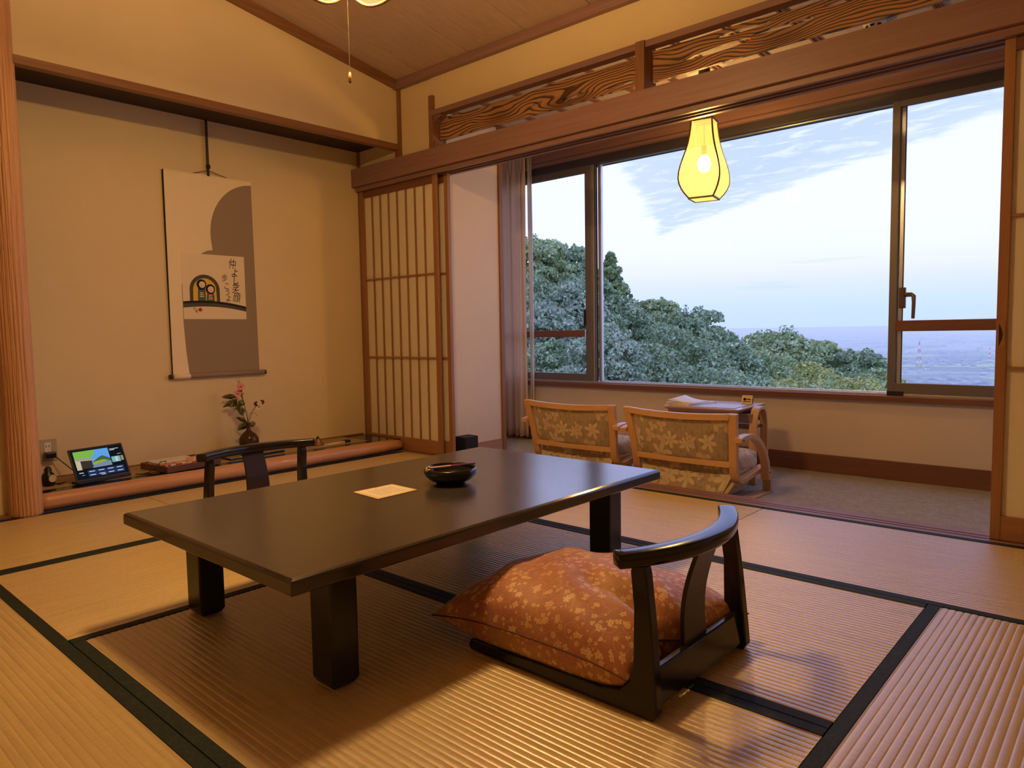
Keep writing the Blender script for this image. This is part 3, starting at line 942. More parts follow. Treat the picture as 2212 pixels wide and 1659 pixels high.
carved_board('carved_transom_board', outline(-2.064, 1.40, 2.222, 2.378, 2.2, 70),
             [hole(-1.70, 2.292, 0.19, 0.018, 0.03, seed=4), hole(-1.54, 2.350, 0.16, 0.012, 0.0, blunt=-1, seed=5), hole(-1.36, 2.310, 0.15, 0.014, -0.01, seed=6), hole(-1.06, 2.345, 0.12, 0.016, 0.0, seed=7),
              hole(-0.45, 2.27, 0.16, 0.016, 0.0, seed=8), hole(0.4, 2.30, 0.2, 0.016, 0.0, seed=9)],
             3.488, 3.510, 'longer scorched cedar transom board with slender openings right of the middle post')

# ---- tokonoma alcove
tag(BX('wall_tokonoma_back', 'plaster', (-4.78, -4.680, 0.88, 3.50, 0.0, 2.40)), 'beige back wall of the alcove behind the hanging scroll', 'wall', kind='structure')
tag(BX('wall_tokonoma_side', 'plaster', (-4.68, -4.24, 0.86, 0.93, 0.0, 2.30)), 'left side wall of the alcove behind the log post', 'wall', kind='structure')
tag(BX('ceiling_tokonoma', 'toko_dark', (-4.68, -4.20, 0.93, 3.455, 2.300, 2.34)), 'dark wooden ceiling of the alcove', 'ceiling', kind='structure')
w = MB()
ys = (1.0, 3.456)
w.hexa([(-4.275, ys[0], 2.268), (-4.171, ys[0], 2.268), (-4.171, ys[1], 2.268), (-4.275, ys[1], 2.268),
        (-4.275, ys[0], ceil_z(ys[0])), (-4.171, ys[0], ceil_z(ys[0])), (-4.171, ys[1], ceil_z(ys[1])), (-4.275, ys[1], ceil_z(ys[1]))])
tag(w.build('wall_left', 'plaster'), 'beige hanging wall above the alcove rising with the sloped ceiling', 'wall', kind='structure')
t = tag(BX('trim_7', 'beam_y', (-4.222, -4.166, 1.0, 3.455, 2.226, 2.269), None, 0.003), 'brown lintel along the bottom of the hanging wall', 'lintel', kind='structure')
t = tag(BX('trim_8', 'beam_z', (-4.205, -4.138, 3.440, 3.500, 2.157, 2.66), None, 0.002), 'slim brown corner post between hanging wall and transom wall', 'post', kind='structure')
tag(BX('trim_9', 'beam_z', (-4.680, -4.650, 3.443, 3.56, 0.0, 2.30), None, 0.002), 'thin dark corner strip in the alcove beside the shoji', 'jamb', kind='structure')
# left of the log post: a low niche
w = thing('wall_niche', 'wall with a low niche, its back coloured dark as shade, left of the log post', 'wall', kind='structure')
BX('niche_shade_back', 'toko_dark', (-4.66, -4.58, -1.25, 0.86, 0.0, 1.0), w)  # dark wood colour stands in for the shade inside the niche
zt = ceil_z(-1.2)
MB().hexa([(-4.66, -1.25, 0.74), (-4.20, -1.25, 0.74), (-4.20, 0.93, 0.74), (-4.66, 0.93, 0.74), (-4.66, -1.25, zt), (-4.20, -1.25, zt), (-4.20, 0.93, ceil_z(0.93)), (-4.66, 0.93, ceil_z(0.93))]).build('upper_face', 'plaster', w)
BX('niche_shelf', 'beam_y', (-4.60, -4.178, -1.25, 0.93, -0.05, 0.012), w, 0.002)
tag(BX('trim_10', 'beam_y', (-4.21, -4.14, -1.25, 0.94, 2.05, 2.19), None, 0.002), 'end of the picture rail left of the log post', 'rail', kind='structure')

# log post with rippled surface
def ripple_post():
    nz, na = 200, 230
    rnd = random.Random(5)
    ks = [(rnd.uniform(9, 26), rnd.uniform(0, 6.28), rnd.uniform(1.5, 7), rnd.uniform(0.3, 1.0)) for _ in range(9)]
    rings = []
    for i in range(nz + 1):
        z = 0.0 + 3.12 * i / nz
        ring = []
        for j in range(na):
            a = 2 * PI * j / na
            wv = 0.55 * math.sin(2.1 * z + 3 * a) + 0.35 * math.sin(5.3 * z + 5 * a + 1.0) + 0.22 * math.sin(11.0 * z - 4 * a)
            d1 = (1 - abs(math.sin(0.5 * (23 * a + 2.2 * wv)))) ** 2.2
            d2 = (1 - abs(math.sin(0.5 * (31 * a - 2.8 * wv + 1.7 + 0.8 * math.sin(7 * z))))) ** 3
            d = -0.0058 * d1 - 0.0036 * d2
            r = 0.0735 + d - 0.003 * (z / 3.0) + 0.0025 * math.sin(3 * a + z)
            ring.append((-4.200 + r * math.cos(a), 0.998 + r * math.sin(a), z))
        rings.append(ring)
    o = MB().sweep(rings).build('alcove_post', 'pillar', smooth=True)
    return tag(o, 'rippled natural log post at the left end of the alcove', 'post', kind='structure')
ripple_post()

# front log of the alcove floor
def front_log():
    rings = []
    n = 60
    for i in range(n + 1):
        y = 1.055 + (3.425 - 1.055) * i / n
        rr = 0.047 + 0.0015 * math.sin(y * 3.1) + 0.001 * math.sin(y * 9)
        if i > n - 5:
            rr *= math.sqrt(max(0.05, 1 - ((i - (n - 5)) / 5.6) ** 2 * 0.5))
        rings.append([(-4.222 + rr * math.cos(2 * PI * j / 28), y, 0.0455 + rr * math.sin(2 * PI * j / 28)) for j in range(28)])
    o = MB().sweep(rings).build('alcove_front_log', 'log', smooth=True)
    return tag(o, 'polished reddish log lying along the front of the alcove floor', 'log', kind='structure')
front_log()
af = tag(BX('floor_tokonoma', 'toko_lacquer', (-4.68, -4.235, 0.93, 3.44, 0.0, 0.086), None, 0.002), 'black lacquered raised floor of the alcove with a rush mat', 'floor', kind='structure')
BX('rush_mat', 'goza', (-4.668, -4.345, 0.94, 3.215, 0.086, 0.0885), af)
BX('mat_edging', 'beam_y', (-4.680, -4.668, 0.94, 3.42, 0.086, 0.096), af)

# ---- sloped ceiling of boards
cl = thing('ceiling', 'sloping ceiling of wide reddish cedar boards over the main room', 'ceiling', kind='structure')
xs = [-4.28, -3.89, -3.395, -2.905, -2.42, -1.93, -1.44, -0.95, -0.46, 0.03, 0.52, 1.01, 1.5]
for a, b in zip(xs[:-1], xs[1:]):
    a += 0.003; b -= 0.003
    MB().hexa([(a, -1.35, ceil_z(-1.35)), (b, -1.35, ceil_z(-1.35)), (b, 3.52, ceil_z(3.52)), (a, 3.52, ceil_z(3.52)),
               (a, -1.35, ceil_z(-1.35) + 0.02), (b, -1.35, ceil_z(-1.35) + 0.02), (b, 3.52, ceil_z(3.52) + 0.02), (a, 3.52, ceil_z(3.52) + 0.02)]).build('ceiling_board', 'ceil_wood', cl, bevel=0.002)
MB().hexa([(-4.3, -1.35, ceil_z(-1.35) + 0.021), (1.6, -1.35, ceil_z(-1.35) + 0.021), (1.6, 3.54, ceil_z(3.54) + 0.021), (-4.3, 3.54, ceil_z(3.54) + 0.021),
           (-4.3, -1.35, ceil_z(-1.35) + 0.05), (1.6, -1.35, ceil_z(-1.35) + 0.05), (1.6, 3.54, ceil_z(3.54) + 0.05), (-4.3, 3.54, ceil_z(3.54) + 0.05)]).build('ceiling_backing', 'rubber', cl)
t = thing('trim_11', 'dark brown moulding where the sloped ceiling meets the walls', 'moulding', kind='structure')
BX('moulding', 'beam', (-4.175, 1.42, 3.408, 3.450, 2.650, 2.712), t, 0.002)
def slope_bar(x0, x1, ya, yb, dz0, dz1, nm):
    MB().hexa([(x0, ya, ceil_z(ya) + dz0), (x1, ya, ceil_z(ya) + dz0), (x1, yb, ceil_z(yb) + dz0), (x0, yb, ceil_z(yb) + dz0),
               (x0, ya, ceil_z(ya) + dz1), (x1, ya, ceil_z(ya) + dz1), (x1, yb, ceil_z(yb) + dz1), (x0, yb, ceil_z(yb) + dz1)]).build(nm, 'beam_y', t, bevel=0.002)
slope_bar(-4.176, -4.130, 1.06, 3.41, -0.056, 0.004, 'moulding')

# ---- walls behind and beside the camera
tag(MB().hexa([(-4.7, -1.35, -0.05), (1.5, -1.35, -0.05), (1.5, -1.25, -0.05), (-4.7, -1.25, -0.05), (-4.7, -1.35, 3.55), (1.5, -1.35, 3.55), (1.5, -1.25, 3.52), (-4.7, -1.25, 3.52)]).build('wall_back', 'plaster'),
    'beige wall at the back of the room', 'wall', kind='structure')
tag(BX('wall_right', 'plaster', (1.42, 1.52, -1.35, 3.55, -0.05, 3.55)), 'beige wall on the right side of the room', 'wall', kind='structure')

# ================================================================== SHOJI
def shoji(x0, x1, y0, y1, label, pull=None):
    o = thing('shoji_screen', label, 'shoji', ((x0 + x1) / 2, (y0 + y1) / 2, 0), group='sliding shoji screens')
    hw = (x1 - x0) / 2; hy = (y1 - y0) / 2
    zb, zt = 0.0015, 1.995
    BX('stile', 'shoji_wood_z', (-hw, -hw + 0.036, -hy, hy, zb, zt), o, 0.0015)
    st = BX('stile', 'shoji_wood_z', (hw - 0.036, hw, -hy, hy, zb, zt), o, 0.0015)
    BX('head_rail', 'shoji_dark_x', (-hw + 0.036, hw - 0.036, -hy + 0.002, hy - 0.002, 1.940, zt), o)
    BX('bottom_rail', 'shoji_wood_x', (-hw + 0.036, hw - 0.036, -hy + 0.002, hy - 0.002, zb, 0.100), o, 0.001)
    BX('paper', 'washi', (-hw + 0.034, hw - 0.034, hy - 0.008, hy - 0.007, 0.098, 1.942), o)
    n = 7
    a, b = -hw + 0.036, hw - 0.036
    for i in range(n):
        c = a + (b - a) * (i + 1) / (n + 1)
        BX('lattice_bar', 'shoji_wood_z', (c - 0.0045, c + 0.0045, -hy + 0.006, hy - 0.009, 0.100, 1.940), o)
    for z in (0.703, 1.306):
        BX('cross_bar', 'shoji_wood_x', (a, b, -hy + 0.0045, hy - 0.009, z - 0.0055, z + 0.0055), o)
    if pull:
        p = BX('finger_pull', 'shoji_wood_x', (-hw + 0.006, -hw + 0.032, -hy - 0.003, -hy + 0.002, 0.78, 0.893), o, 0.002)
        MB().sweep([[(-hw + 0.010 + 0.013 * math.sin(PI * k / 10), -hy + yy, 0.79 + 0.093 * k / 10) for k in range(11)] for yy in (-0.0035, -0.0032)]).build('pull_recess', 'rubber', p)
    return o
shoji(-4.648, -3.773, 3.4405, 3.4675, 'paper shoji screen with seven upright bars beside the tokonoma, nearer of two')
shoji(-4.575, -3.700, 3.4845, 3.5125, 'second shoji screen almost hidden behind the one beside the tokonoma')
shoji(-0.465, 0.410, 3.4405, 3.4675, 'shoji screen at the right edge of the opening with a finger pull on its stile', True)
shoji(-0.420, 0.455, 3.4845, 3.5125, 'shoji screen hidden behind the one at the right edge')

# ================================================================== LOW TABLE
tb = thing('low_table', 'black lacquered low table in the middle of the tatami room', 'table', (-1.870, 1.602, 0))
TW, TL_, TZ = 0.482, 0.792, 0.343
def slab(hw, hl, z0, z1, ch):
    def ring(dx, z):
        return [(-hw + dx, -hl + dx, z), (hw - dx, -hl + dx, z), (hw - dx, hl - dx, z), (-hw + dx, hl - dx, z)]
    return MB().sweep([ring(0.004, z0), ring(0.0, z0 + 0.003), ring(0.0, z1 - 0.008), ring(0.003, z1 - 0.003), ring(ch, z1)])
slab(TW, TL_, 0.305, TZ - 0.0005, 0.010).build('table_edge', 'table_side', tb, bevel=0.0015)
MB().box(-TW + 0.011, TW - 0.011, -TL_ + 0.011, TL_ - 0.011, TZ - 0.004, TZ).build('table_top', 'table_top', tb, bevel=0.0008)
for sx in (-1, 1):
    for sy in (-1, 1):
        cx = sx * (TW - 0.078 - 0.047); cy = sy * (TL_ - 0.150 - 0.040)
        def rg(hx, hy, z):
            return [(cx - hx, cy - hy, z), (cx + hx, cy - hy, z), (cx + hx, cy + hy, z), (cx - hx, cy + hy, z)]
        lg = MB().sweep([rg(0.038, 0.032, 0.0015), rg(0.047, 0.040, 0.018), rg(0.047, 0.040, 0.305)]).build('leg', 'table_leg', tb, bevel=0.006)
for sx in (-1, 1):
    c = sx * (TW - 0.078 - 0.047)
    pr = [(-0.52, 0.305), (-0.50, 0.290), (0.50, 0.290), (0.52, 0.305)]
    MB().sweep([[(c + dx, p[0], p[1]) for p in pr] for dx in (-0.022, 0.022)]).build('apron', 'table_leg', tb)
for sy in (-1, 1):
    c = sy * (TL_ - 0.150 - 0.040)
    BX('apron', 'table_leg', (-0.30, 0.30, c - 0.02, c + 0.02, 0.285, 0.306), tb)

# ================================================================== LEGLESS CHAIRS
def make_zaisu():
    z = thing('legless_chair', '', 'chair', group='black legless chairs at the low table')
    for s in (-1, 1):
        pr = [(0.286, 0.0015), (0.297, 0.012), (0.290, 0.030), (0.275, 0.033), (0.0, 0.035), (-0.15, 0.037), (-0.198, 0.047), (-0.226, 0.078), (-0.236, 0.130), (-0.236, 0.25), (-0.226, 0.330), (-0.230, 0.350),
              (-0.262, 0.350), (-0.268, 0.330), (-0.282, 0.22), (-0.296, 0.07), (-0.300, 0.018), (-0.290, 0.0015)]
        y0 = s * 0.222; y1 = s * 0.252
        ra = []
        for yy in (y0, y1):
            ra.append([(p[0], yy - s * 0.012 * (p[1] / 0.35), p[1]) for p in pr])
        MB().sweep(ra).build('side_frame', 'zaisu', z, bevel=0.004)
    MB().hexa([(-0.290, -0.225, 0.022), (-0.268, -0.225, 0.022), (-0.268, 0.225, 0.022), (-0.290, 0.225, 0.022),
               (-0.278, -0.225, 0.105), (-0.258, -0.225, 0.105), (-0.258, 0.225, 0.105), (-0.278, 0.225, 0.105)]).build('back_rail', 'zaisu', z, bevel=0.004)
    BX('seat', 'zaisu', (-0.262, 0.270, -0.225, 0.225, 0.016, 0.029), z, 0.002)
    # curved top rail
    rings = []
    n = 36
    for i in range(n + 1):
        u = -1 + 2 * i / n
        yy = 0.278 * u
        xx = -0.302 + 0.088 * abs(u) ** 2.1
        tx = 0.088 * 2.1 * abs(u) ** 1.1 * (1 if u > 0 else -1) / 0.278
        nrm = Vector((1, -tx, 0)).normalized()
        w = 0.0265 - 0.003 * abs(u) ** 3
        zt, zb = 0.384, 0.346 + 0.002 * abs(u)
        prof = [(-w * 0.80, zb), (-w, zb + 0.010), (-w, zt - 0.008), (-w * 0.88, zt - 0.001), (0, zt), (w * 0.88, zt - 0.001), (w, zt - 0.008), (w, zb + 0.010), (w * 0.80, zb)]
        rings.append([(xx + nrm.x * a, yy + nrm.y * a, zz) for a, zz in prof])
    MB().sweep(rings).build('top_rail', 'zaisu', z, smooth=True, bevel=0.003)
    rings = []
    for i in range(13):
        u = i / 12
        zz = 0.085 + (0.352 - 0.085) * u
        xx = -0.262 - 0.036 * u + 0.020 * math.sin(PI * u)
        hw = 0.058 - 0.008 * u
        rings.append([(xx - 0.006, -hw, zz), (xx + 0.006, -hw, zz), (xx + 0.006, hw, zz), (xx - 0.006, hw, zz)])
    MB().sweep(rings).build('splat', 'zaisu_splat', z, bevel=0.002)
    return z
za = make_zaisu()
za.location = (-1.092, 1.600, 0); za.rotation_euler = (0, 0, PI)
za['label'] = 'black lacquered legless chair in front with a patterned orange cushion'
dup(za, (-2.780, 1.628, 0), 0.0, 'black lacquered legless chair on the far side of the low table')

def zabuton(name, label, loc, rz, a, b, H, dip, matn, group):
    n = 48
    vs, fs, uvs = [], [], []
    def plan(u, v):
        c = 0.085
        x = a * u * (1 - c * (1 - v * v) * abs(u) ** 3)
        y = b * v * (1 - c * (1 - u * u) * abs(v) ** 3)
        if u < 0 and v > 0:
            k = 0.15 * (u * v) ** 2
            x *= 1 - k; y *= 1 - 0.6 * k
        return x, y
    rnd = random.Random(3)
    wr = [(rnd.uniform(5, 14), rnd.uniform(5, 14), rnd.uniform(0, 6), rnd.uniform(0.0008, 0.0022)) for _ in range(6)]
    for side in (1, -1):
        for i in range(n + 1):
            for j in range(n + 1):
                u = -1 + 2 * i / n; v = -1 + 2 * j / n
                x, y = plan(u, v)
                e = max(0.0, (1 - u ** 2) * (1 - v ** 2))
                p = e ** 0.46
                if side > 0:
                    z = 0.098 + H * p
                    crease = math.exp(-((v - 0.26) / 0.13) ** 2) * max(0, -u - 0.05) ** 1.1
                    z -= dip * crease * p
                    x += dip * 0.8 * crease
                    for kx, ky, ph, am in wr:
                        z += am * math.sin(kx * u + ky * v + ph) * min(1, 3 * e) * 1.2
                else:
                    z = 0.098 - 0.067 * min(1.0, (e * 7.0) ** 0.55)
                    crease = math.exp(-((v - 0.26) / 0.13) ** 2) * max(0, -u - 0.05) ** 1.1
                    x += dip * 0.8 * crease
                z -= 0.020 * (abs(u) * abs(v)) ** 3
                vs.append((x, y, z)); uvs.append((x * (1 if side > 0 else 1), y + (0 if side > 0 else 3)))
    K = (n + 1) * (n + 1)
    P3 = np.array(vs).reshape(2, n + 1, n + 1, 3)
    c_ = n // 2
    for s_ in (0, 1):
        du = np.zeros((n + 1, n + 1)); dv = np.zeros((n + 1, n + 1))
        du[1:] = np.cumsum(np.linalg.norm(P3[s_, 1:] - P3[s_, :-1], axis=2), axis=0)
        dv[:, 1:] = np.cumsum(np.linalg.norm(P3[s_, :, 1:] - P3[s_, :, :-1], axis=2), axis=1)
        du -= du[c_:c_ + 1]; dv -= dv[:, c_:c_ + 1]
        for i in range(n + 1):
            for j in range(n + 1):
                uvs[s_ * K + i * (n + 1) + j] = (du[i, j] + s_ * 0.31, dv[i, j] + s_ * 3.0)
    for s_ in (0, 1):
        for i in range(n):
            for j in range(n):
                q = [s_ * K + i * (n + 1) + j, s_ * K + (i + 1) * (n + 1) + j, s_ * K + (i + 1) * (n + 1) + j + 1, s_ * K + i * (n + 1) + j + 1]
                fs.append(tuple(q if s_ == 0 else q[::-1]))
    me = bpy.data.meshes.new(name)
    me.from_pydata(vs, [], fs)
    uvl = me.uv_layers.new(name='UVMap')
    li = np.empty(len(me.loops), dtype=np.int32); me.loops.foreach_get('vertex_index', li)
    uvl.data.foreach_set('uv', np.array(uvs, dtype=np.float32)[li].ravel())
    me.update()
    o = link(name, me, matn, None, smooth=True)
    o.location = loc; o.rotation_euler = (0, 0, rz)
    tag(o, label, 'cushion', group)
    pts = []
    for t in range(4 * n):
        k, r = divmod(t, n)
        f = -1 + 2 * r / n
        u, v = [(f, -1), (1, f), (-f, 1), (-1, -f)][k]
        x, y = plan(u, v)
        crease = math.exp(-((v - 0.26) / 0.13) ** 2) * max(0, -u - 0.05) ** 1.1
        x += dip * 0.8 * crease
        pts.append((x * 1.002, y * 1.002, 0.098 - 0.020 * (abs(u) * abs(v)) ** 3))
    pts.append(pts[0])
    MB().tube(pts, 0.0022, 6).build('seam', 'seam', o, smooth=True)
    return o
zabuton('floor_cushion', 'plump orange-brown floor cushion with gold flower pattern on the front chair', (-1.160, 1.607, -0.001), PI, 0.342, 0.288, 0.134, 0.075, 'zabuton', 'floor cushions')
zabuton('floor_cushion', 'pinkish floor cushion on the chair beyond the table', (-2.745, 1.640, -0.001), 0.0, 0.310, 0.265, 0.118, 0.03, 'zabuton_plain', 'floor cushions')

# ================================================================== ON THE LOW TABLE
bw = thing('lacquer_bowl', 'black lacquer bowl holding a pencil on the low table', 'bowl', (-1.862, 1.738, TZ))
prof = [(0.0, 0.0), (0.050, 0.0), (0.053, 0.004), (0.056, 0.006), (0.074, 0.014), (0.090, 0.028), (0.0965, 0.042), (0.095, 0.052), (0.0905, 0.0575), (0.087, 0.056), (0.0885, 0.048), (0.086, 0.036), (0.072, 0.018), (0.04, 0.010), (0.0, 0.009)]
MB().lathe(prof, 48).build('bowl_body', 'bowl', bw, smooth=True)
pc = thing('pencil', 'pink and violet pencil with a yellow ornament lying across the black bowl', 'pencil', (-1.862, 1.738, TZ + 0.0565))
p0, p1 = Vector((-0.012, -0.088, 0.009)), Vector((0.048, 0.078, 0.008))
pm = p0.lerp(p1, 0.45)
MB().tube([p0, pm], 0.0035, 6).build('pink_shaft', 'pencil_pink', pc)
MB().tube([pm, p1], 0.0037, 6).build('violet_shaft', 'pencil_violet', pc)
q = MB()
for k in range(5):
    a = 2 * PI * k / 5
    c = p0 + Vector((0.004 * math.cos(a), -0.006 + 0.009 * math.sin(a), -0.002 + 0.007 * math.cos(a)))
    q.lathe([(0.0, -0.004), (0.004, -0.002), (0.0045, 0.001), (0.0, 0.004)], 8, tuple(c))
q.build('yellow_ornament', 'gold', pc, smooth=True)

def card():
    c = [(-2.010, 1.421), (-2.004, 1.584), (-1.861, 1.581), (-1.860, 1.410)]
    rnd = random.Random(2)
    pts = []
    for i in range(4):
        a, b = c[i], c[(i + 1) % 4]
        for k in range(26):
            t = k / 26
            nx, ny = (b[1] - a[1]), -(b[0] - a[0])
            l = math.hypot(nx, ny)
            d = 0.0022 * math.sin(k * PI / 1.0 + 0.5) + rnd.uniform(-0.001, 0.001)
            pts.append((a[0] + (b[0] - a[0]) * t + nx / l * d, a[1] + (b[1] - a[1]) * t + ny / l * d))
    o = thing('printed_doily', 'cream printed paper mat with scalloped edge on the low table', 'paper mat', (-1.934, 1.499, TZ))
    MB().sweep([[(p[0] + 1.934, p[1] - 1.499, z) for p in pts] for z in (0.0002, 0.0022)]).build('paper_sheet', M_doily, o)
    inner = [((p[0] + 1.934) * 0.86, (p[1] - 1.499) * 0.86) for p in pts]
    MB().sweep([[(p[0], p[1], z) for p in inner] for z in (0.0022, 0.0026)]).build('pale_field', M_doily2, o)
    m = MB()
    for r in range(9):
        yy = 0.052 - r * 0.012
        x = -0.045 + rnd.uniform(0, 0.012)
        while x < 0.045:
            w = rnd.uniform(0.004, 0.012)
            if x + w < 0.048:
                m.box(x, x + w, yy - 0.0010, yy + 0.0010, 0.0026, 0.0028)
            x += w + 0.003
    m.build('print', 'ink_grey', o)
    m = MB()
    for k in range(3):
        a = k * 2.1
        m.box(-0.052 + 0.008 * math.cos(a) - 0.005, -0.052 + 0.008 * math.cos(a) + 0.005, -0.015 + 0.008 * math.sin(a) - 0.003, -0.015 + 0.008 * math.sin(a) + 0.003, 0.0026, 0.0029)
    m.build('leaf_emblem', 'gold', o)
    return o
M_doily = plain('yellowish_doily_edge', (0.56, 0.44, 0.22), 0.8, 0.2, 0, 0.1, 40)
M_doily2 = plain('cream_doily', (0.62, 0.53, 0.38), 0.8, 0.2, 0, 0.05, 40)
card()

# ================================================================== HANGING SCROLL
SX = -4.668
H = 0.88
def P2(y, z):            # measured in camera-height units on the alcove back wall
    return (y * H, z * H)
scr = thing('hanging_scroll', 'hanging scroll with a small ink picture of two round-headed figures in the alcove', 'scroll', (SX, 2.55 * H, 0.64))
OY, OZ = 2.55 * H, 0.64
def flat(name, pts, x, mat_, th=0.0006, parent=scr):
    """thin sheet in the plane of the wall; pts are (y, z) in metres"""
    return MB().sweep([[(xx, p[0] - OY, p[1] - OZ) for p in pts] for xx in (x, x + th)]).build(name, mat_, parent)
flat('mounting', [P2(2.218, 0.72), P2(2.894, 0.72), P2(2.886, 2.203), P2(2.222, 2.203)], 0.0, 'mount_cream', 0.0015)
BX('left_shadow_strip', 'ink_dark', (-0.004, 0.0, 2.212 * H - OY, 2.222 * H - OY, 0.72 * H - OZ, 2.203 * H - OZ), scr)  # dark strip painted in as the scroll's shadow along its left edge
g = [P2(2.887, 2.178)]
for k in range(1, 17):
    a = PI / 2 + (PI / 2 + 0.12) * k / 16
    g.append(P2(2.905 + 0.360 * math.cos(a), 1.775 + 0.403 * math.sin(a)))
g += [P2(2.556, 1.655), P2(2.515, 1.648), P2(2.47, 1.625), P2(2.44, 1.55), P2(2.36, 1.50), P2(2.325, 1.44), P2(2.312, 1.38), P2(2.312, 1.1), P2(2.322, 0.9), P2(2.338, 0.722), P2(2.894, 0.722)]
flat('cloth_panel', g, 0.0015, 'mount_grey', 0.0006)
art = thing('picture', 'small ink picture', None); art.parent = scr; art.location = (0.0022, 0, 0)
A0 = P2(2.316, 1.136); A1 = P2(2.803, 1.620)
AW, AH = A1[0] - A0[0], A1[1] - A0[1]
def UV(u, v):
    return (A0[0] + AW * u, A0[1] + AH * v)
def fl(name, pts, x, mat_):
    flat(name, [UV(*p) for p in pts], x, mat_, 0.0003, art)
fl('picture_sheet', [(0, 0), (1, 0), (1, 1), (0, 1)], 0.0, 'art_paper')
def ell(cu, cv, ru, rv, a0=0.0, a1=2 * PI, n=28):
    return [(cu + ru * math.cos(a0 + (a1 - a0) * i / n), cv + rv * math.sin(a0 + (a1 - a0) * i / n)) for i in range(n + (0 if abs(a1 - a0) > 6.2 else 1))]
fl('arch_field', [(0.15, 0.27)] + ell(0.345, 0.46, 0.20, 0.20, PI, 0, 24) + [(0.535, 0.27)], 0.0005, 'ink_yellow')
fl('arch_ring', [(0.105, 0.275)] + ell(0.34, 0.45, 0.235, 0.235, PI, 0, 24) + [(0.575, 0.275), (0.525, 0.275)] + ell(0.34, 0.45, 0.180, 0.180, 0, PI, 24) + [(0.155, 0.275)], 0.0008, 'ink_grey')
for cu, cv, bw_, cl_, nm in ((0.29, 0.535, 0.062, 'ink_blue', 1), (0.425, 0.465, 0.062, 'ink_red', 2)):
    fl('figure_body', [(cu - bw_, 0.28), (cu - bw_ * 0.95, cv - 0.10), (cu - bw_ * 0.5, cv - 0.06), (cu + bw_ * 0.5, cv - 0.06), (cu + bw_ * 0.95, cv - 0.10), (cu + bw_, 0.28)], 0.0010, 'ink_green')
    for k, w_ in enumerate((0.034, 0.030, 0.026)):
        zz = 0.30 + (cv - 0.45) * 0.5 + 0.028 * k
        fl('figure_stripe', [(cu - w_, zz), (cu + w_, zz), (cu + w_, zz + 0.012), (cu - w_, zz + 0.012)], 0.0013, 'face_paper')
    fl('figure_collar', [(cu - 0.058, cv - 0.085), (cu + 0.058, cv - 0.085), (cu + 0.05, cv - 0.055), (cu - 0.05, cv - 0.055)], 0.0016, cl_)
    fl('head_ring', ell(cu, cv, 0.076, 0.076), 0.0019, 'ink_dark')
    fl('head_face', ell(cu + 0.008, cv - 0.004, 0.048, 0.050), 0.0022, 'face_paper')
    fl('face_mark', [(cu - 0.014, cv - 0.02), (cu + 0.022, cv - 0.022), (cu + 0.022, cv - 0.017), (cu - 0.014, cv - 0.015)], 0.0025, 'ink_grey')
top = [(u / 20, 0.235 + 0.058 * math.sin(PI * min(1, (u / 20) * 0.62 + 0.2)) - 0.065 * (u / 20) ** 2.2) for u in range(21)]
fl('bridge_shade', [(u, v - 0.095 + 0.015 * u) for u, v in top] + top[::-1], 0.0008, 'ink_grey')
fl('bridge_line', [(u, v - 0.035) for u, v in top] + top[::-1], 0.0011, 'ink_dark')
fl('seal', ell(0.255, 0.145, 0.030, 0.030, n=14), 0.0006, 'ink_red')

def text_mesh(body, size):
    cu = bpy.data.curves.new('lettering', 'FONT')
    cu.body = body; cu.size = size; cu.align_x = 'CENTER'; cu.align_y = 'CENTER'
    ob = bpy.data.objects.new('lettering', cu)
    COL.objects.link(ob)
    dg = bpy.context.evaluated_depsgraph_get()
    me = bpy.data.meshes.new_from_object(ob.evaluated_get(dg))
    bpy.data.objects.remove(ob, do_unlink=True)
    bpy.data.curves.remove(cu)
    return me
def write(chars, us, vs_, size, mat_, lean=0.15, narrow=0.75):
    for ch, u, v in zip(chars, us, vs_):
        try:
            me = text_mesh(ch, size)
        except Exception:
            continue
        p = UV(u, v)
        co = np.empty(len(me.vertices) * 3, dtype=np.float32); me.vertices.foreach_get('co', co); co = co.reshape(-1, 3)
        new = np.stack([np.full(len(co), 0.0008, np.float32), p[0] - OY + co[:, 0] * narrow + co[:, 1] * lean, p[1] - OZ + co[:, 1] - co[:, 0] * 0.1], 1)
        me.vertices.foreach_set('co', new.astype(np.float32).ravel())
        me.update()
        me.materials.clear()
        link('lettering', me, mat_, art)
write('仲よし笑顔', (0.80, 0.835, 0.845, 0.84, 0.85), (0.865, 0.725, 0.615, 0.475, 0.335), 0.072, 'ink')
write('歩こうよ', (0.66, 0.69, 0.70, 0.715), (0.64, 0.515, 0.42, 0.32), 0.054, 'ink')
write('月峰', (0.165, 0.195), (0.165, 0.12), 0.026, 'ink')
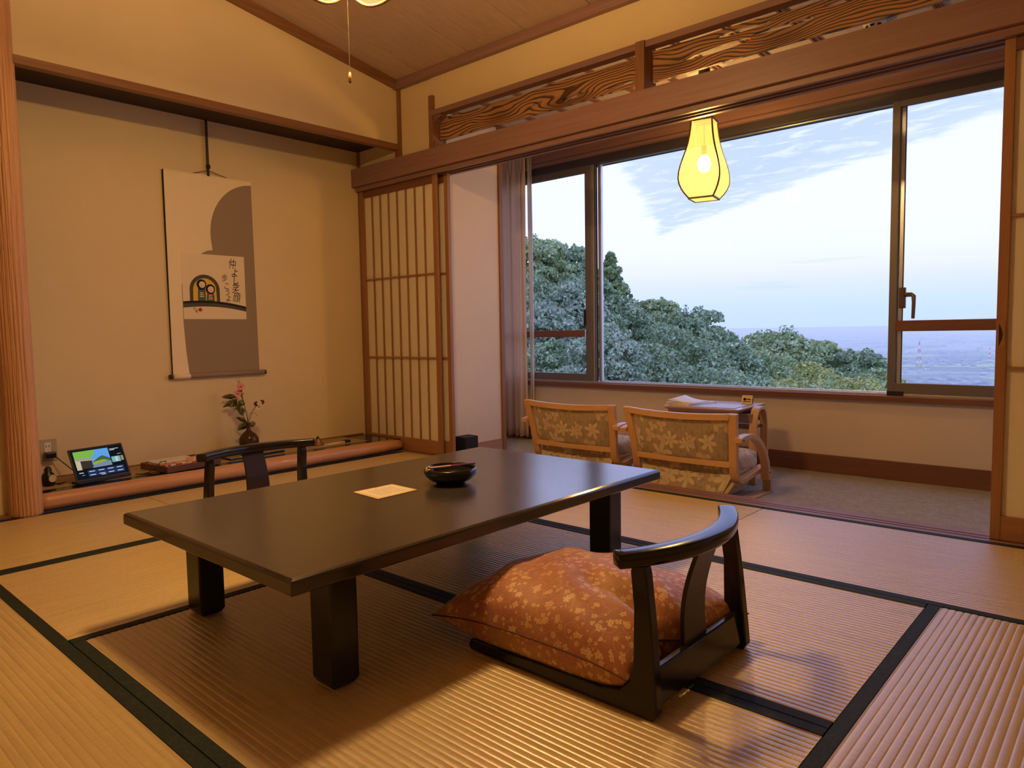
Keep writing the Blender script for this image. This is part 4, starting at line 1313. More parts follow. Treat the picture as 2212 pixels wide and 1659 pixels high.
# rollers, cord, hook strip
MB().tube([(0.008, 2.205 * H - OY, 0.716 * H - OZ), (0.008, 2.925 * H - OY, 0.716 * H - OZ)], 0.016, 18).build('roller', 'mount_grey', scr, smooth=True)
MB().tube([(0.008, 2.216 * H - OY, 0.716 * H - OZ), (0.008, 2.337 * H - OY, 0.716 * H - OZ)], 0.0168, 18).build('roller_sleeve', 'mount_cream', scr, smooth=True)
for a, b in ((2.186, 2.224), (2.905, 2.945)):
    MB().tube([(0.008, a * H - OY, 0.716 * H - OZ), (0.008, b * H - OY, 0.716 * H - OZ)], 0.0145, 16).build('roller_knob', 'cap_horn', scr, smooth=False)
BX('top_batten', 'mount_cream', (-0.004, 0.006, 2.222 * H - OY, 2.886 * H - OY, 2.198 * H - OZ, 2.207 * H - OZ), scr)
MB().tube([(0.004, 2.43 * H - OY, 2.205 * H - OZ), (0.006, 2.548 * H - OY, 2.243 * H - OZ), (0.004, 2.70 * H - OY, 2.205 * H - OZ)], 0.0022, 6).build('hanging_cord', 'black_cord', scr)
hk = thing('scroll_hanger', 'black toothed hanger strip holding up the scroll', 'hanger', (SX, 2.548 * H, 2.215 * H))
BX('strip', 'black_cord', (0.006, 0.012, -0.009, 0.006, -0.012, 2.300 - 2.215 * H), hk)
m = MB()
for k in range(20):
    z = 0.05 + k * 0.0145
    m.box(0.012, 0.0125, -0.004, 0.0, z, z + 0.006)
m.build('notches', 'brass', hk)
MB().lathe([(0.0, 0.035), (0.012, 0.037), (0.014, 0.05), (0.010, 0.062), (0.0, 0.064)], 12, (0.010, 0, 0)).build('knob', 'black_cord', hk, smooth=True)

# ================================================================== IN THE ALCOVE
AZ = 0.0885
# outlet plate and adapter
ol = thing('wall_outlet', 'beige wall outlet plate low on the alcove back wall', 'outlet', (-4.680, 1.235, 0.25))
BX('plate', plain('clear_beige_plate', (0.50, 0.42, 0.30), 0.25, 0.5), (0.0, 0.006, -0.045, 0.045, -0.062, 0.066), ol, 0.004)
ins = BX('socket', 'white_plastic', (0.006, 0.009, -0.018, 0.014, -0.012, 0.045), ol, 0.001)
for yy in (-0.010, 0.004):
    BX('slot', 'rubber', (0.009, 0.0095, yy - 0.0018, yy + 0.0018, 0.018, 0.030), ins)
ad = thing('power_adapter', 'small black power adapter plugged into the alcove outlet with its cable', 'adapter', (-4.664, 1.235, 0.227))
BX('adapter_body', 'black_plastic', (0.0, 0.046, -0.028, 0.026, -0.017, 0.017), ad, 0.006)
cab = [(0.03, 0.022, -0.010), (0.05, 0.045, -0.04), (0.09, 0.085, -0.09), (0.15, 0.13, -0.126), (0.23, 0.17, -0.133), (0.30, 0.19, -0.1335)]
MB().tube(cab, 0.0028, 8).build('cable', 'black_cord', ad, smooth=True)

# tablet
tbt = thing('tablet_display', 'black tablet on a stand showing a garden photo in the alcove', 'tablet', (-4.352, 1.414, AZ), 1.78)
TI = R_(24)
def tz(x, y, z):          # screen plane leaning back: local x across, z up the screen
    return (x, y * math.cos(TI) + z * math.sin(TI), z * math.cos(TI) - y * math.sin(TI) + 0.012)
def tbox(name, mat_, x0, x1, z0, z1, d0, d1, par, bev=0.0):
    m = MB().hexa([tz(x0, d1, z0), tz(x1, d1, z0), tz(x1, d0, z0), tz(x0, d0, z0), tz(x0, d1, z1), tz(x1, d1, z1), tz(x1, d0, z1), tz(x0, d0, z1)])
    return m.build(name, mat_, par, bevel=bev)
tbox('housing', 'black_plastic', -0.152, 0.152, 0.0, 0.190, -0.005, 0.005, tbt, 0.004)
BX('stand', 'black_plastic', (-0.150, 0.150, -0.012, 0.055, 0.0, 0.016), tbt, 0.003)
scn = tbox('screen', mk_emit('screen_dark', (0.006, 0.007, 0.012), 1.0), -0.143, 0.143, 0.012, 0.180, -0.0056, -0.005, tbt)
def sq(name, c, s_, pts, d=-0.0062):
    m = MB().sweep([[tz(p[0], dd, p[1]) for p in pts] for dd in (d, d + 0.0003)])
    m.build(name, mk_emit('screen_' + name, c, s_), scn)
R4 = lambda a, b, c, d: [(a, c), (b, c), (b, d), (a, d)]
sq('sky_area', (0.13, 0.38, 0.85), 0.9, R4(-0.132, 0.062, 0.085, 0.172))
sq('bamboo', (0.22, 0.50, 0.07), 0.9, [(-0.132, 0.125), (-0.045, 0.130), (-0.02, 0.15), (-0.012, 0.172), (-0.132, 0.172)], -0.0066)
sq('hill', (0.06, 0.16, 0.05), 0.8, [(-0.035, 0.105), (0.0, 0.125), (0.02, 0.132), (0.04, 0.122), (0.062, 0.11), (0.062, 0.095), (-0.035, 0.095)], -0.0066)
sq('garden_hut', (0.05, 0.04, 0.03), 0.8, [(-0.105, 0.070), (-0.045, 0.070), (-0.042, 0.115), (-0.105, 0.115)], -0.0070)
sq('hut_roof', (0.45, 0.38, 0.30), 0.8, [(-0.125, 0.118), (-0.030, 0.110), (-0.028, 0.120), (-0.06, 0.130), (-0.118, 0.132)], -0.0074)
sq('bamboo_fence', (0.62, 0.52, 0.28), 0.9, [(-0.132, 0.066), (-0.106, 0.066), (-0.106, 0.12), (-0.132, 0.125)], -0.0072)
sq('garden_path', (0.20, 0.27, 0.40), 0.9, [(-0.05, 0.068), (0.062, 0.068), (0.062, 0.085), (0.03, 0.098), (-0.028, 0.098)], -0.0068)
sq('shrub', (0.35, 0.42, 0.04), 0.9, [(-0.04, 0.085), (0.02, 0.095), (0.05, 0.10), (0.02, 0.108), (-0.03, 0.102)], -0.0072)
sq('waterfall_tile', (0.25, 0.52, 0.50), 0.8, R4(0.068, 0.118, 0.082, 0.115))
sq('waterfall', (0.55, 0.72, 0.85), 0.8, R4(0.088, 0.104, 0.084, 0.113), -0.0066)
sq('side_tile', (0.40, 0.33, 0.16), 0.8, R4(0.122, 0.136, 0.086, 0.115))
for r in range(2):
    for c in range(4):
        x = -0.082 + c * 0.052; z = 0.050 - r * 0.020
        sq('button_field', (0.020, 0.035, 0.095), 1.0, R4(x, x + 0.050, z - 0.009, z + 0.009), -0.0060)
        sq('button_text', (0.60, 0.70, 0.95), 0.9, R4(x + 0.008, x + 0.040, z - 0.0018, z + 0.0022), -0.0066)
sq('headline', (0.75, 0.75, 0.75), 0.9, R4(0.070, 0.122, 0.160, 0.163))
sq('headline', (0.75, 0.75, 0.75), 0.9, R4(0.070, 0.098, 0.153, 0.156))
sq('caption', (0.65, 0.65, 0.65), 0.9, R4(0.106, 0.128, 0.127, 0.129))
sq('clock_text', (0.70, 0.72, 0.8), 0.9, R4(-0.128, -0.104, 0.047, 0.051))
sq('clock_text', (0.55, 0.57, 0.7), 0.9, R4(-0.116, -0.100, 0.034, 0.036))
sq('footer_text', (0.7, 0.7, 0.7), 0.9, R4(-0.012, 0.014, 0.021, 0.024))
cb = thing('charging_cable', 'thin black cable looping from the tablet to the red tray', 'cable', (-4.37, 1.58, AZ))
MB().tube([(0.01, 0.0, 0.006), (0.02, 0.03, 0.004), (0.0, 0.08, 0.004), (-0.02, 0.12, 0.02), (-0.01, 0.155, 0.055), (0.02, 0.17, 0.06), (0.04, 0.165, 0.035), (0.045, 0.13, 0.004), (0.03, 0.07, 0.003), (0.02, 0.02, 0.003)], 0.0024, 8).build('cable', 'black_cord', cb, smooth=True)

# small black clock shape made up for an unclear dark figure behind the post
ck = thing('stand_in_clock', 'small rounded black stand-in clock with a cream face, for an unclear figure half hidden behind the log post', 'clock', (-4.44, 1.165, AZ), 0.35)
MB().lathe([(0.0, 0.0), (0.026, 0.0), (0.032, 0.015), (0.034, 0.04), (0.028, 0.065), (0.018, 0.075), (0.018, 0.092), (0.010, 0.105), (0.0, 0.108)], 24).build('clock_body', 'black_plastic', ck, smooth=True)
MB().tube([(0.030, 0.0, 0.042), (0.036, 0.0, 0.042)], 0.020, 20).build('clock_face', 'cream', ck)
MB().tube([(-0.02, 0.02, 0.004), (0.02, 0.055, 0.004), (0.05, 0.06, 0.012), (0.055, 0.035, 0.010), (0.03, 0.03, 0.004)], 0.003, 8).build('clock_cable', 'black_cord', ck, smooth=True)

# tray with papers
ty = thing('paper_tray', 'shallow red-brown wooden tray with papers in the alcove', 'tray', (-4.425, 1.872, AZ), 0.14)
BX('tray_bottom', 'tray', (-0.135, 0.135, -0.165, 0.165, 0.0, 0.008), ty)
for b in ((-0.145, -0.133, -0.175, 0.175), (0.133, 0.145, -0.175, 0.175)):
    BX('tray_side', 'tray', (*b, 0.0, 0.038), ty, 0.002)
for b in ((-0.133, 0.133, -0.175, -0.163), (-0.133, 0.133, 0.163, 0.175)):
    BX('tray_side', 'tray', (*b, 0.0, 0.038), ty, 0.002)
def sheet(name, label, loc, rz, w, d, th, mat_, cat, group=None, lines=0, tilt=0.0):
    o = MB().box(-w / 2, w / 2, -d / 2, d / 2, 0, th).build(name, mat_)
    o.location = loc; o.rotation_euler = (tilt, 0, rz)
    tag(o, label, cat, group)
    if lines:
        m = MB()
        rnd = random.Random(int(w * 1000 + d * 7000))
        for i in range(lines):
            yy = -d * 0.4 + d * 0.8 * i / max(1, lines - 1)
            m.box(-w * 0.42, -w * 0.42 + w * 0.84 * rnd.uniform(0.5, 1), yy - 0.001, yy + 0.001, th, th + 0.0003)
        m.build('print', 'ink_grey', o)
    return o
sheet('letter_sheets', 'stack of cream letter sheets in the wooden tray', (-4.475, 1.845, AZ + 0.008), 0.10, 0.16, 0.24, 0.034, 'paper_white', 'paper', None, 9)
sheet('red_leaflet', 'red and white printed leaflet lying flat in the tray', (-4.345, 1.84, AZ + 0.0082), 0.0, 0.075, 0.24, 0.034, 'paper_red', 'leaflet')
fb = thing('folded_packet', 'pink and red folded packet standing in the tray', 'packet', (-4.355, 1.935, AZ + 0.0423), 0.25)
MB().sweep([[(x, p[0], p[1]) for p in ((-0.055, 0.0), (0.055, 0.0), (0.045, 0.012), (-0.045, 0.020))] for x in (-0.03, 0.03)]).build('packet_body', 'paper_pink', fb)
BX('packet_band', 'paper_red', (-0.031, 0.031, -0.02, 0.02, 0.0165, 0.0185), fb)

# vase on a black board
bd = tag(BX('vase_board', 'toko_lacquer', (-0.13, 0.13, -0.20, 0.20, 0.0, 0.016), None, 0.002), 'thin black lacquer board under the flower vase', 'board')
bd.location = (-4.500, 2.345, AZ); bd.rotation_euler = (0, 0, 0.06)
VX, VY, VZ0 = -4.505, 2.362, AZ + 0.016
vs_ = thing('flower_vase', 'round dark brown glazed vase with a thin neck in the alcove', 'vase', (VX, VY, VZ0))
MB().lathe([(0.0, 0.0), (0.040, 0.0), (0.050, 0.010), (0.061, 0.04), (0.065, 0.07), (0.062, 0.098), (0.046, 0.122), (0.024, 0.138), (0.0145, 0.150), (0.013, 0.175), (0.015, 0.190), (0.018, 0.196), (0.014, 0.197), (0.010, 0.18), (0.010, 0.15), (0.0, 0.14)], 40).build('vase_body', 'vase', vs_, smooth=True)
RV = Vector((0.745, 0.667, 0)); FV = Vector((-0.667, 0.745, 0))
def VP(dx, dz, dep=0.0):      # across / up / towards the wall, metres from the vase foot
    return RV * dx + FV * dep + Vector((0, 0, dz))
def stem(par, pts, r=0.0022, mat_='stem', name='stem'):
    return MB().tube([VP(*p) for p in pts], r, 6).build(name, mat_, par, smooth=True)
def leaf(par, base, tip, width, mat_, name='leaf', bend=0.015, ang=0.35):
    width = width * 1.35
    b = VP(*base); t_ = VP(*tip)
    ax = (t_ - b); ln = ax.length; ax.normalize()
    sd = ax.cross(FV); sd.normalize(); sd = (sd * math.cos(ang) + FV * math.sin(ang)).normalized()
    nm = ax.cross(sd)
    m = MB(); rings = []
    n = 8
    for i in range(n + 1):
        u = i / n
        w = width * (math.sin(PI * min(1, u * 0.94 + 0.03)) ** 0.9) * (1 - 0.35 * u) + 0.0004
        c = b + ax * ln * u + nm * bend * math.sin(PI * u)
        rings.append([c - sd * w + nm * w * 0.25, c, c + sd * w + nm * w * 0.25, c - nm * 0.0008])
    m.sweep(rings)
    return m.build(name, mat_, par, smooth=True)
def blossom(par, c, r, petals, mat_, center='petal_maroon', face=0.8):
    cen = VP(*c)
    nrm = (-FV * face + Vector((0, 0, 0.35)) + RV * 0.1).normalized()
    a = nrm.cross(Vector((0, 0, 1))).normalized(); b = nrm.cross(a)
    first = None
    for k in range(petals):
        an = 2 * PI * k / petals + 0.3
        d = a * math.cos(an) + b * math.sin(an); e = -a * math.sin(an) + b * math.cos(an)
        pts = [cen]
        for i in range(7):
            f = -1 + 2 * i / 6
            pts.append(cen + d * r * (1 - 0.25 * f * f) + e * r * 0.62 * f + nrm * r * 0.12 * (1 - f * f))
        MB().sweep([pts, [p + nrm * 0.0006 for p in pts]]).build('petal', mat_, par)
    MB().lathe([(0.0, -0.002), (r * 0.26, 0.0), (0.0, 0.003)], 10, tuple(cen + nrm * 0.002)).build('flower_eye', center, par, smooth=True)

s1 = thing('pink_dianthus', 'tall pink dianthus stem with two open flowers in the vase', 'flower', (VX, VY, VZ0))
stem(s1, [(0.0, 0.145), (-0.004, 0.22), (-0.018, 0.30), (-0.032, 0.37), (-0.040, 0.43)])
stem(s1, [(-0.03, 0.355), (-0.045, 0.39), (-0.055, 0.40)])
stem(s1, [(-0.038, 0.42), (-0.050, 0.455), (-0.062, 0.485)], 0.0016)
stem(s1, [(-0.044, 0.44), (-0.046, 0.47), (-0.045, 0.485)], 0.0016)
leaf(s1, (-0.042, 0.415), (-0.022, 0.445), 0.004, 'stem')
leaf(s1, (-0.032, 0.37), (-0.016, 0.40), 0.004, 'stem')
blossom(s1, (-0.036, 0.442, -0.012), 0.026, 6, 'petal_pink')
blossom(s1, (-0.055, 0.395, -0.014), 0.025, 6, 'petal_pink')
for c in ((-0.064, 0.492), (-0.045, 0.492)):
    MB().tube([VP(*c), VP(c[0] - 0.003, c[1] + 0.012)], [0.004, 0.001], 6).build('bud', 'petal_pink', s1, smooth=True)
s2 = thing('variegated_branch', 'drooping branch with variegated leaves in the vase', 'branch', (VX, VY, VZ0))
stem(s2, [(-0.002, 0.145), (-0.018, 0.21), (-0.045, 0.28), (-0.07, 0.335), (-0.075, 0.375)])
for b, t_, w in (((-0.072, 0.375), (-0.170, 0.372), 0.017), ((-0.072, 0.372), (-0.035, 0.435), 0.019), ((-0.078, 0.350), (-0.115, 0.305), 0.021), ((-0.060, 0.345), (-0.018, 0.318), 0.020),
                  ((-0.070, 0.355), (-0.165, 0.305), 0.016), ((-0.050, 0.310), (-0.035, 0.245), 0.020), ((-0.045, 0.31), (-0.09, 0.29), 0.016)):
    leaf(s2, b, t_, w, 'variegated', bend=-0.012)
s3 = thing('variegated_sprig', 'low sprig of variegated leaves at the mouth of the vase', 'sprig', (VX, VY, VZ0))
stem(s3, [(0.0, 0.145), (-0.002, 0.20)])
for b, t_, w in (((-0.004, 0.195), (-0.080, 0.235), 0.016), ((-0.006, 0.19), (-0.075, 0.150), 0.020), ((0.004, 0.19), (0.050, 0.188), 0.018)):
    leaf(s3, b, t_, w, 'variegated', bend=-0.012)
s4 = thing('maroon_orchid', 'arching stem with maroon and white flowers in the vase', 'flower', (VX, VY, VZ0))
stem(s4, [(0.002, 0.145), (0.010, 0.215), (0.025, 0.265), (0.050, 0.300), (0.075, 0.318)])
stem(s4, [(0.0, 0.20), (0.012, 0.262), (0.045, 0.262), (0.064, 0.245)], 0.0014)
stem(s4, [(0.0, 0.20), (-0.004, 0.27), (-0.020, 0.295)], 0.0012)
blossom(s4, (0.064, 0.325, -0.01), 0.017, 5, 'petal_maroon', 'petal_white')
blossom(s4, (0.102, 0.335, -0.01), 0.016, 5, 'petal_maroon', 'petal_white')
blossom(s4, (0.080, 0.300, -0.015), 0.018, 5, 'petal_white', 'petal_maroon')
blossom(s4, (0.088, 0.328, -0.018), 0.016, 5, 'petal_white', 'petal_maroon')

# small things at the right end of the alcove
ib = thing('incense_burner', 'small cone-shaped brown incense burner on a saucer in the alcove', 'incense burner', (-4.415, 2.835, AZ))
MB().lathe([(0.0, 0.0), (0.055, 0.0), (0.063, 0.004), (0.060, 0.0055), (0.03, 0.003), (0.0, 0.003)], 28).build('saucer', 'cream', ib, smooth=True)
MB().lathe([(0.0, 0.003), (0.046, 0.004), (0.048, 0.010), (0.036, 0.024), (0.024, 0.040), (0.014, 0.056), (0.0, 0.066)], 8).build('cone_body', 'brass', ib)
MB().lathe([(0.0, 0.052), (0.017, 0.050), (0.019, 0.045), (0.015, 0.055), (0.006, 0.071), (0.0, 0.074)], 8).build('cone_cap', 'cap_horn', ib)
sheet('paper_slip', 'pale paper slip lying beside the incense burner', (-4.43, 2.975, AZ), 0.2, 0.055, 0.14, 0.002, 'art_paper', 'paper')
mb = thing('matchbox', 'small dark matchbox with a pale side at the right end of the alcove', 'matchbox', (-4.405, 3.065, AZ + 0.0), 0.25)
BX('box_sleeve', 'ink_dark', (-0.02, 0.02, -0.030, 0.030, 0.0, 0.016), mb)
BX('box_side', 'cream', (-0.0185, 0.0185, -0.033, -0.030, 0.001, 0.015), mb)

# bin behind the shoji
bn = thing('waste_bin', 'low black waste bin behind the shoji on the carpet', 'bin', (-3.705, 3.63, VZ))
m = MB()
for b in ((-0.055, 0.050, -0.065, -0.058, 0, 0.187), (-0.055, 0.050, 0.058, 0.065, 0, 0.187), (-0.055, -0.048, -0.058, 0.058, 0, 0.187), (0.043, 0.050, -0.058, 0.058, 0, 0.187), (-0.048, 0.043, -0.058, 0.058, 0, 0.01), (-0.048, 0.020, -0.058, 0.058, 0.175, 0.183)):
    m.box(*b)
m.build('bin_body', 'bin', bn, bevel=0.002)
BX('bin_opening', 'rubber', (0.0, 0.035, -0.05, 0.05, 0.183, 0.185), bn)

# ================================================================== VERANDA
# curtain
def curtain_mesh(x0, x1, z0, z1, y, folds, amp, top_pinch, hem):
    nx, nz = folds * 14, 30
    rings = []
    for k in range(nz + 1):
        t = k / nz
        z = z0 + (z1 - z0) * t
        row = []
        for i in range(nx + 1):
            u = i / nx
            ph = 2 * PI * folds * (u + 0.02 * math.sin(7 * u))
            a = amp * (0.75 + 0.35 * math.sin(3.1 * u * folds + 1)) * (1 - 0.35 * t)
            if t > 0.93:
                ph2 = ph * 2
                yy = a * 0.5 * math.sin(ph2)
            else:
                yy = a * math.sin(ph + 0.3 * math.sin(2.2 * t + u * 5))
            xx = x0 + (x1 - x0) * u * (1 - 0.0 * t) + 0.010 * math.sin(ph * 0.5 + 3 * t)
            row.append((xx, y + yy, z + 0.006 * math.sin(ph) * (1 if k == 0 else 0)))
        rings.append(row)
    m = MB()
    n = len(rings[0])
    for r in rings:
        m.v += r
    for k in range(nz):
        for i in range(n - 1):
            m.f.append((k * n + i, k * n + i + 1, (k + 1) * n + i + 1, (k + 1) * n + i))
    return m
cu = thing('gathered_curtain', 'pinkish beige curtain gathered at the left end of the window', 'curtain', (0, 0, 0))
def thick(o, t_):
    s = o.modifiers.new('cloth', 'SOLIDIFY'); s.thickness = t_
    return o
thick(curtain_mesh(-4.30, -3.985, -0.025, CV - 0.03, 4.655, 5, 0.022, 0, 0).build('drape', 'curtain', cu, smooth=True), 0.002)
thick(curtain_mesh(-4.00, -3.958, -0.02, CV - 0.03, 4.700, 2, 0.012, 0, 0).build('lace', 'lace', cu, smooth=True), 0.0015)
MB().tube([(-4.52, 4.66, CV - 0.02), (1.40, 4.66, CV - 0.02)], 0.010, 10).build('curtain_rail', 'alu', cu, smooth=True)
for k in range(7):
    BX('hook', 'alu', (-4.28 + k * 0.045, -4.276 + k * 0.045, 4.653, 4.667, CV - 0.04, CV - 0.012), cu)

# armchairs
def uvgrid(rows, uvrows):
    nr, nc = len(rows), len(rows[0])
    vs = [p for r in rows for p in r]; uv = [p for r in uvrows for p in r]
    fs = [(i * nc + j, i * nc + j + 1, (i + 1) * nc + j + 1, (i + 1) * nc + j) for i in range(nr - 1) for j in range(nc - 1)]
    return vs, fs, uv
def uvmesh(name, vs, fs, uv, mat_, parent, smooth=True):
    me = bpy.data.meshes.new(name)
    me.from_pydata(vs, [], fs)
    l = me.uv_layers.new(name='UVMap')
    li = np.empty(len(me.loops), dtype=np.int32); me.loops.foreach_get('vertex_index', li)
    l.data.foreach_set('uv', np.array(uv, dtype=np.float32)[li].ravel())
    me.update()
    bm = bmesh.new(); bm.from_mesh(me); bmesh.ops.recalc_face_normals(bm, faces=bm.faces); bm.to_mesh(me); bm.free()
    return link(name, me, mat_, parent, smooth)
def box_uv(name, b, r, mat_, parent, nseg=6, puff=0.0):
    """rounded cushion block with UVs in metres (x, y+z)"""
    x0, x1, y0, y1, z0, z1 = b
    cx, cy, cz = (x0 + x1) / 2, (y0 + y1) / 2, (z0 + z1) / 2
    bm = bmesh.new()
    bmesh.ops.create_cube(bm, size=2.0)
    bmesh.ops.subdivide_edges(bm, edges=bm.edges, cuts=9, use_grid_fill=True)
    hx, hy, hz = (x1 - x0) / 2, (y1 - y0) / 2, (z1 - z0) / 2
    for v in bm.verts:
        p = Vector((v.co.x * hx, v.co.y * hy, v.co.z * hz))
        q = Vector((max(-hx + r, min(hx - r, p.x)), max(-hy + r, min(hy - r, p.y)), max(-hz + r, min(hz - r, p.z))))
        d = p - q
        if d.length > 1e-9:
            p = q + d.normalized() * r
        p.z += puff * (1 - v.co.x ** 2) * (1 - v.co.y ** 2) * (1 if v.co.z > 0 else -0.2)
        v.co = p + Vector((cx, cy, cz))
    me = bpy.data.meshes.new(name); bm.to_mesh(me); bm.free()
    vs = [tuple(v.co) for v in me.vertices]
    fs = [tuple(p.vertices) for p in me.polygons]
    bpy.data.meshes.remove(me)
    return uvmesh(name, vs, fs, [(p[0], p[1] * 0.9 + p[2]) for p in vs], mat_, parent)
def smooth_path(pts, n=5):
    out = []
    P_ = [Vector(p) for p in pts]
    for i in range(len(P_) - 1):
        p0 = P_[max(i - 1, 0)]; p1 = P_[i]; p2 = P_[i + 1]; p3 = P_[min(i + 2, len(P_) - 1)]
        for k in range(n):
            t = k / n
            out.append(0.5 * ((2 * p1) + (p2 - p0) * t + (2 * p0 - 5 * p1 + 4 * p2 - p3) * t * t + (3 * p1 - p0 - 3 * p2 + p3) * t ** 3))
    out.append(P_[-1])
    return out
def back_y(z):
    t = (0.48 - z) / 0.36
    return 0.075 * min(1, max(0, t)) ** 0.85
def make_armchair():
    c = thing('armchair', '', 'armchair', group='low armchairs by the window')
    for s in (-1, 1):
        pts = smooth_path([(s * 0.338, 0.0, 0.484), (s * 0.330, 0.020, 0.40), (s * 0.319, 0.047, 0.28), (s * 0.311, 0.066, 0.17), (s * 0.315, 0.085, 0.118), (s * 0.315, 0.130, 0.098), (s * 0.315, 0.22, 0.108), (s * 0.315, 0.42, 0.135)])
        MB().bar(pts, 0.048, 0.028, (1, 0, 0)).build('side_frame', 'ply_z', c, bevel=0.004)
        arm = smooth_path([(s * 0.366, -0.008, 0.342), (s * 0.366, 0.05, 0.352), (s * 0.366, 0.13, 0.352), (s * 0.366, 0.21, 0.325), (s * 0.366, 0.285, 0.265), (s * 0.366, 0.335, 0.185), (s * 0.366, 0.355, 0.105), (s * 0.366, 0.358, 0.075)])
        a = MB().bar(arm, 0.046, 0.027, (1, 0, 0)).build('armrest', 'ply', c, bevel=0.004)
        for y, z in ((0.02, 0.343), (0.352, 0.12)):
            MB().tube([(s * 0.387, y, z), (s * 0.3905, y, z)], 0.006, 10).build('bolt', 'cap_horn', a)
        BX('leg', 'ply_edge', (s * 0.366 - 0.024, s * 0.366 + 0.024, 0.362, 0.386, 0.010, 0.130), c, 0.003)
        BX('foot_plate', 'ply_edge', (s * 0.366 - 0.045, s * 0.366 + 0.026, 0.06, 0.392, 0.0, 0.011), c, 0.002)
    tr = [(-0.318 + 0.636 * i / 20, -0.028 * (1 - ((i - 10) / 10) ** 2) + 0.001, 0.466 - 0.010 * (1 - ((i - 10) / 10) ** 2)) for i in range(21)]
    MB().bar(tr, 0.030, 0.036, (0, 1, 0)).build('top_rail', 'ply', c, bevel=0.004)
    br = [(-0.30 + 0.60 * i / 20, 0.058 - 0.016 * (1 - ((i - 10) / 10) ** 2), 0.196) for i in range(21)]
    MB().bar(br, 0.026, 0.034, (0, 1, 0)).build('lower_rail', 'ply', c, bevel=0.003)
    # upholstered back
    rows, uvr = [], []
    for i in range(13):
        z = 0.205 + (0.452 - 0.205) * i / 12
        row, uvrow = [], []
        for j in range(25):
            hwz = 0.288 + 0.024 * i / 12
            x = -hwz + 2 * hwz * j / 24
            e = (1 - (x / hwz) ** 2)
            ez = math.sin(PI * i / 12) ** 0.6
            bow = -0.024 * e
            row.append((x, back_y(z) + bow - 0.004 - 0.010 * ez * min(1, e * 4), z - 0.010 * e * (i / 12)))
            uvrow.append((x, z))
        rows.append(row); uvr.append(uvrow)
    fr = [[(p[0], p[1] + 0.045 + 0.012, p[2]) for p in r] for r in rows]
    v1, f1, u1 = uvgrid(rows, uvr); v2, f2, u2 = uvgrid(fr, uvr)
    k = len(v1); nc = 25; nr = 13
    fs = f1 + [tuple(x + k for x in f[::-1]) for f in f2]
    for j in range(nc - 1):
        fs += [(j, k + j, k + j + 1, j + 1), ((nr - 1) * nc + j, (nr - 1) * nc + j + 1, k + (nr - 1) * nc + j + 1, k + (nr - 1) * nc + j)]
    for i in range(nr - 1):
        fs += [(i * nc, (i + 1) * nc, k + (i + 1) * nc, k + i * nc), (i * nc + nc - 1, k + i * nc + nc - 1, k + (i + 1) * nc + nc - 1, (i + 1) * nc + nc - 1)]
    uvmesh('backrest', v1 + v2, fs, u1 + u2, 'floral', c)
    box_uv('seat_cushion', (-0.292, 0.292, 0.075, 0.43, 0.125, 0.235), 0.035, 'floral2', c, puff=0.015)
    # upholstered base sloping down to the carpet
    n = 10
    rows, uvr = [], []
    for i in range(n + 1):
        t = i / n
        z = 0.006 + 0.135 * t
        hw = 0.245 + 0.050 * t
        y0 = 0.035 + 0.055 * t; y1 = 0.33 + 0.06 * t
        loop = [(-hw, y0, z), (hw, y0, z), (hw, y1, z), (-hw, y1, z)]
        rows.append(loop); uvr.append([(p[0], p[2] + 0.3 + p[1] * 0.3) for p in loop])
    m = MB().sweep(rows)
    uvmesh('seat_base', m.v, m.f, [p for r in uvr for p in r], 'floral2', c, False)
    for s in (-1, 1):
        MB().bar(smooth_path([(s * 0.262, 0.030, 0.006), (s * 0.285, 0.055, 0.05), (s * 0.305, 0.085, 0.095)]), 0.030, 0.020, (0, 1, 0)).build('base_rail', 'ply_edge', c, bevel=0.002)
    return c
ac = make_armchair()
ac.location = (-1.985, 3.612, VZ); ac.rotation_euler = (0, 0, R_(-1.5))
ac['label'] = 'low armchair with flower-patterned back standing nearest the side table'
dup(ac, (-2.785, 3.640, VZ), R_(0.5), 'low armchair with flower-patterned back standing nearest the curtain')

# side table by the window
sd = thing('side_table', 'small pale wooden side table with bentwood legs under the window', 'table', (-2.045, 4.205, VZ), R_(3))
STZ = 0.462
def ring4(hx, hy, z):
    return [(-hx, -hy, z), (hx, -hy, z), (hx, hy, z), (-hx, hy, z)]
MB().sweep([ring4(0.205, 0.195, STZ - 0.034), ring4(0.240, 0.228, STZ - 0.010), ring4(0.240, 0.228, STZ)]).build('table_top', 'tabletop_wood', sd, bevel=0.002)
for s in (-1, 1):
    x = s * 0.235
    pts = smooth_path([(x, -0.165, 0.0), (x, -0.16, 0.20), (x, -0.148, 0.34), (x, -0.11, 0.415), (x, -0.05, 0.440), (x, 0.05, 0.440), (x, 0.11, 0.415), (x, 0.148, 0.34), (x, 0.16, 0.20), (x, 0.165, 0.0)])
    pts = [Vector((x + s * 0.045, p.y * 0.62, p.z + 0.012)) if p.z > 0.05 else Vector((x + s * 0.045, p.y * 0.62, p.z)) for p in pts]
    MB().bar(pts, 0.045, 0.020, (1, 0, 0)).build('bentwood_leg', 'ply_z', sd, bevel=0.003)
BX('under_shelf', 'tray', (-0.275, 0.275, -0.09, 0.09, 0.33, 0.345), sd, 0.002)
BX('apron', 'beam', (-0.275, 0.275, -0.10, -0.08, 0.37, 0.425), sd, 0.002)
BX('apron', 'beam', (-0.275, 0.275, 0.08, 0.10, 0.37, 0.425), sd, 0.002)
TT = VZ + STZ
sheet('blue_leaflet', 'pale blue leaflet lying on the small side table', (-1.985, 4.125, TT + 0.0005), 0.1, 0.29, 0.23, 0.0025, 'paper_blue', 'leaflet')
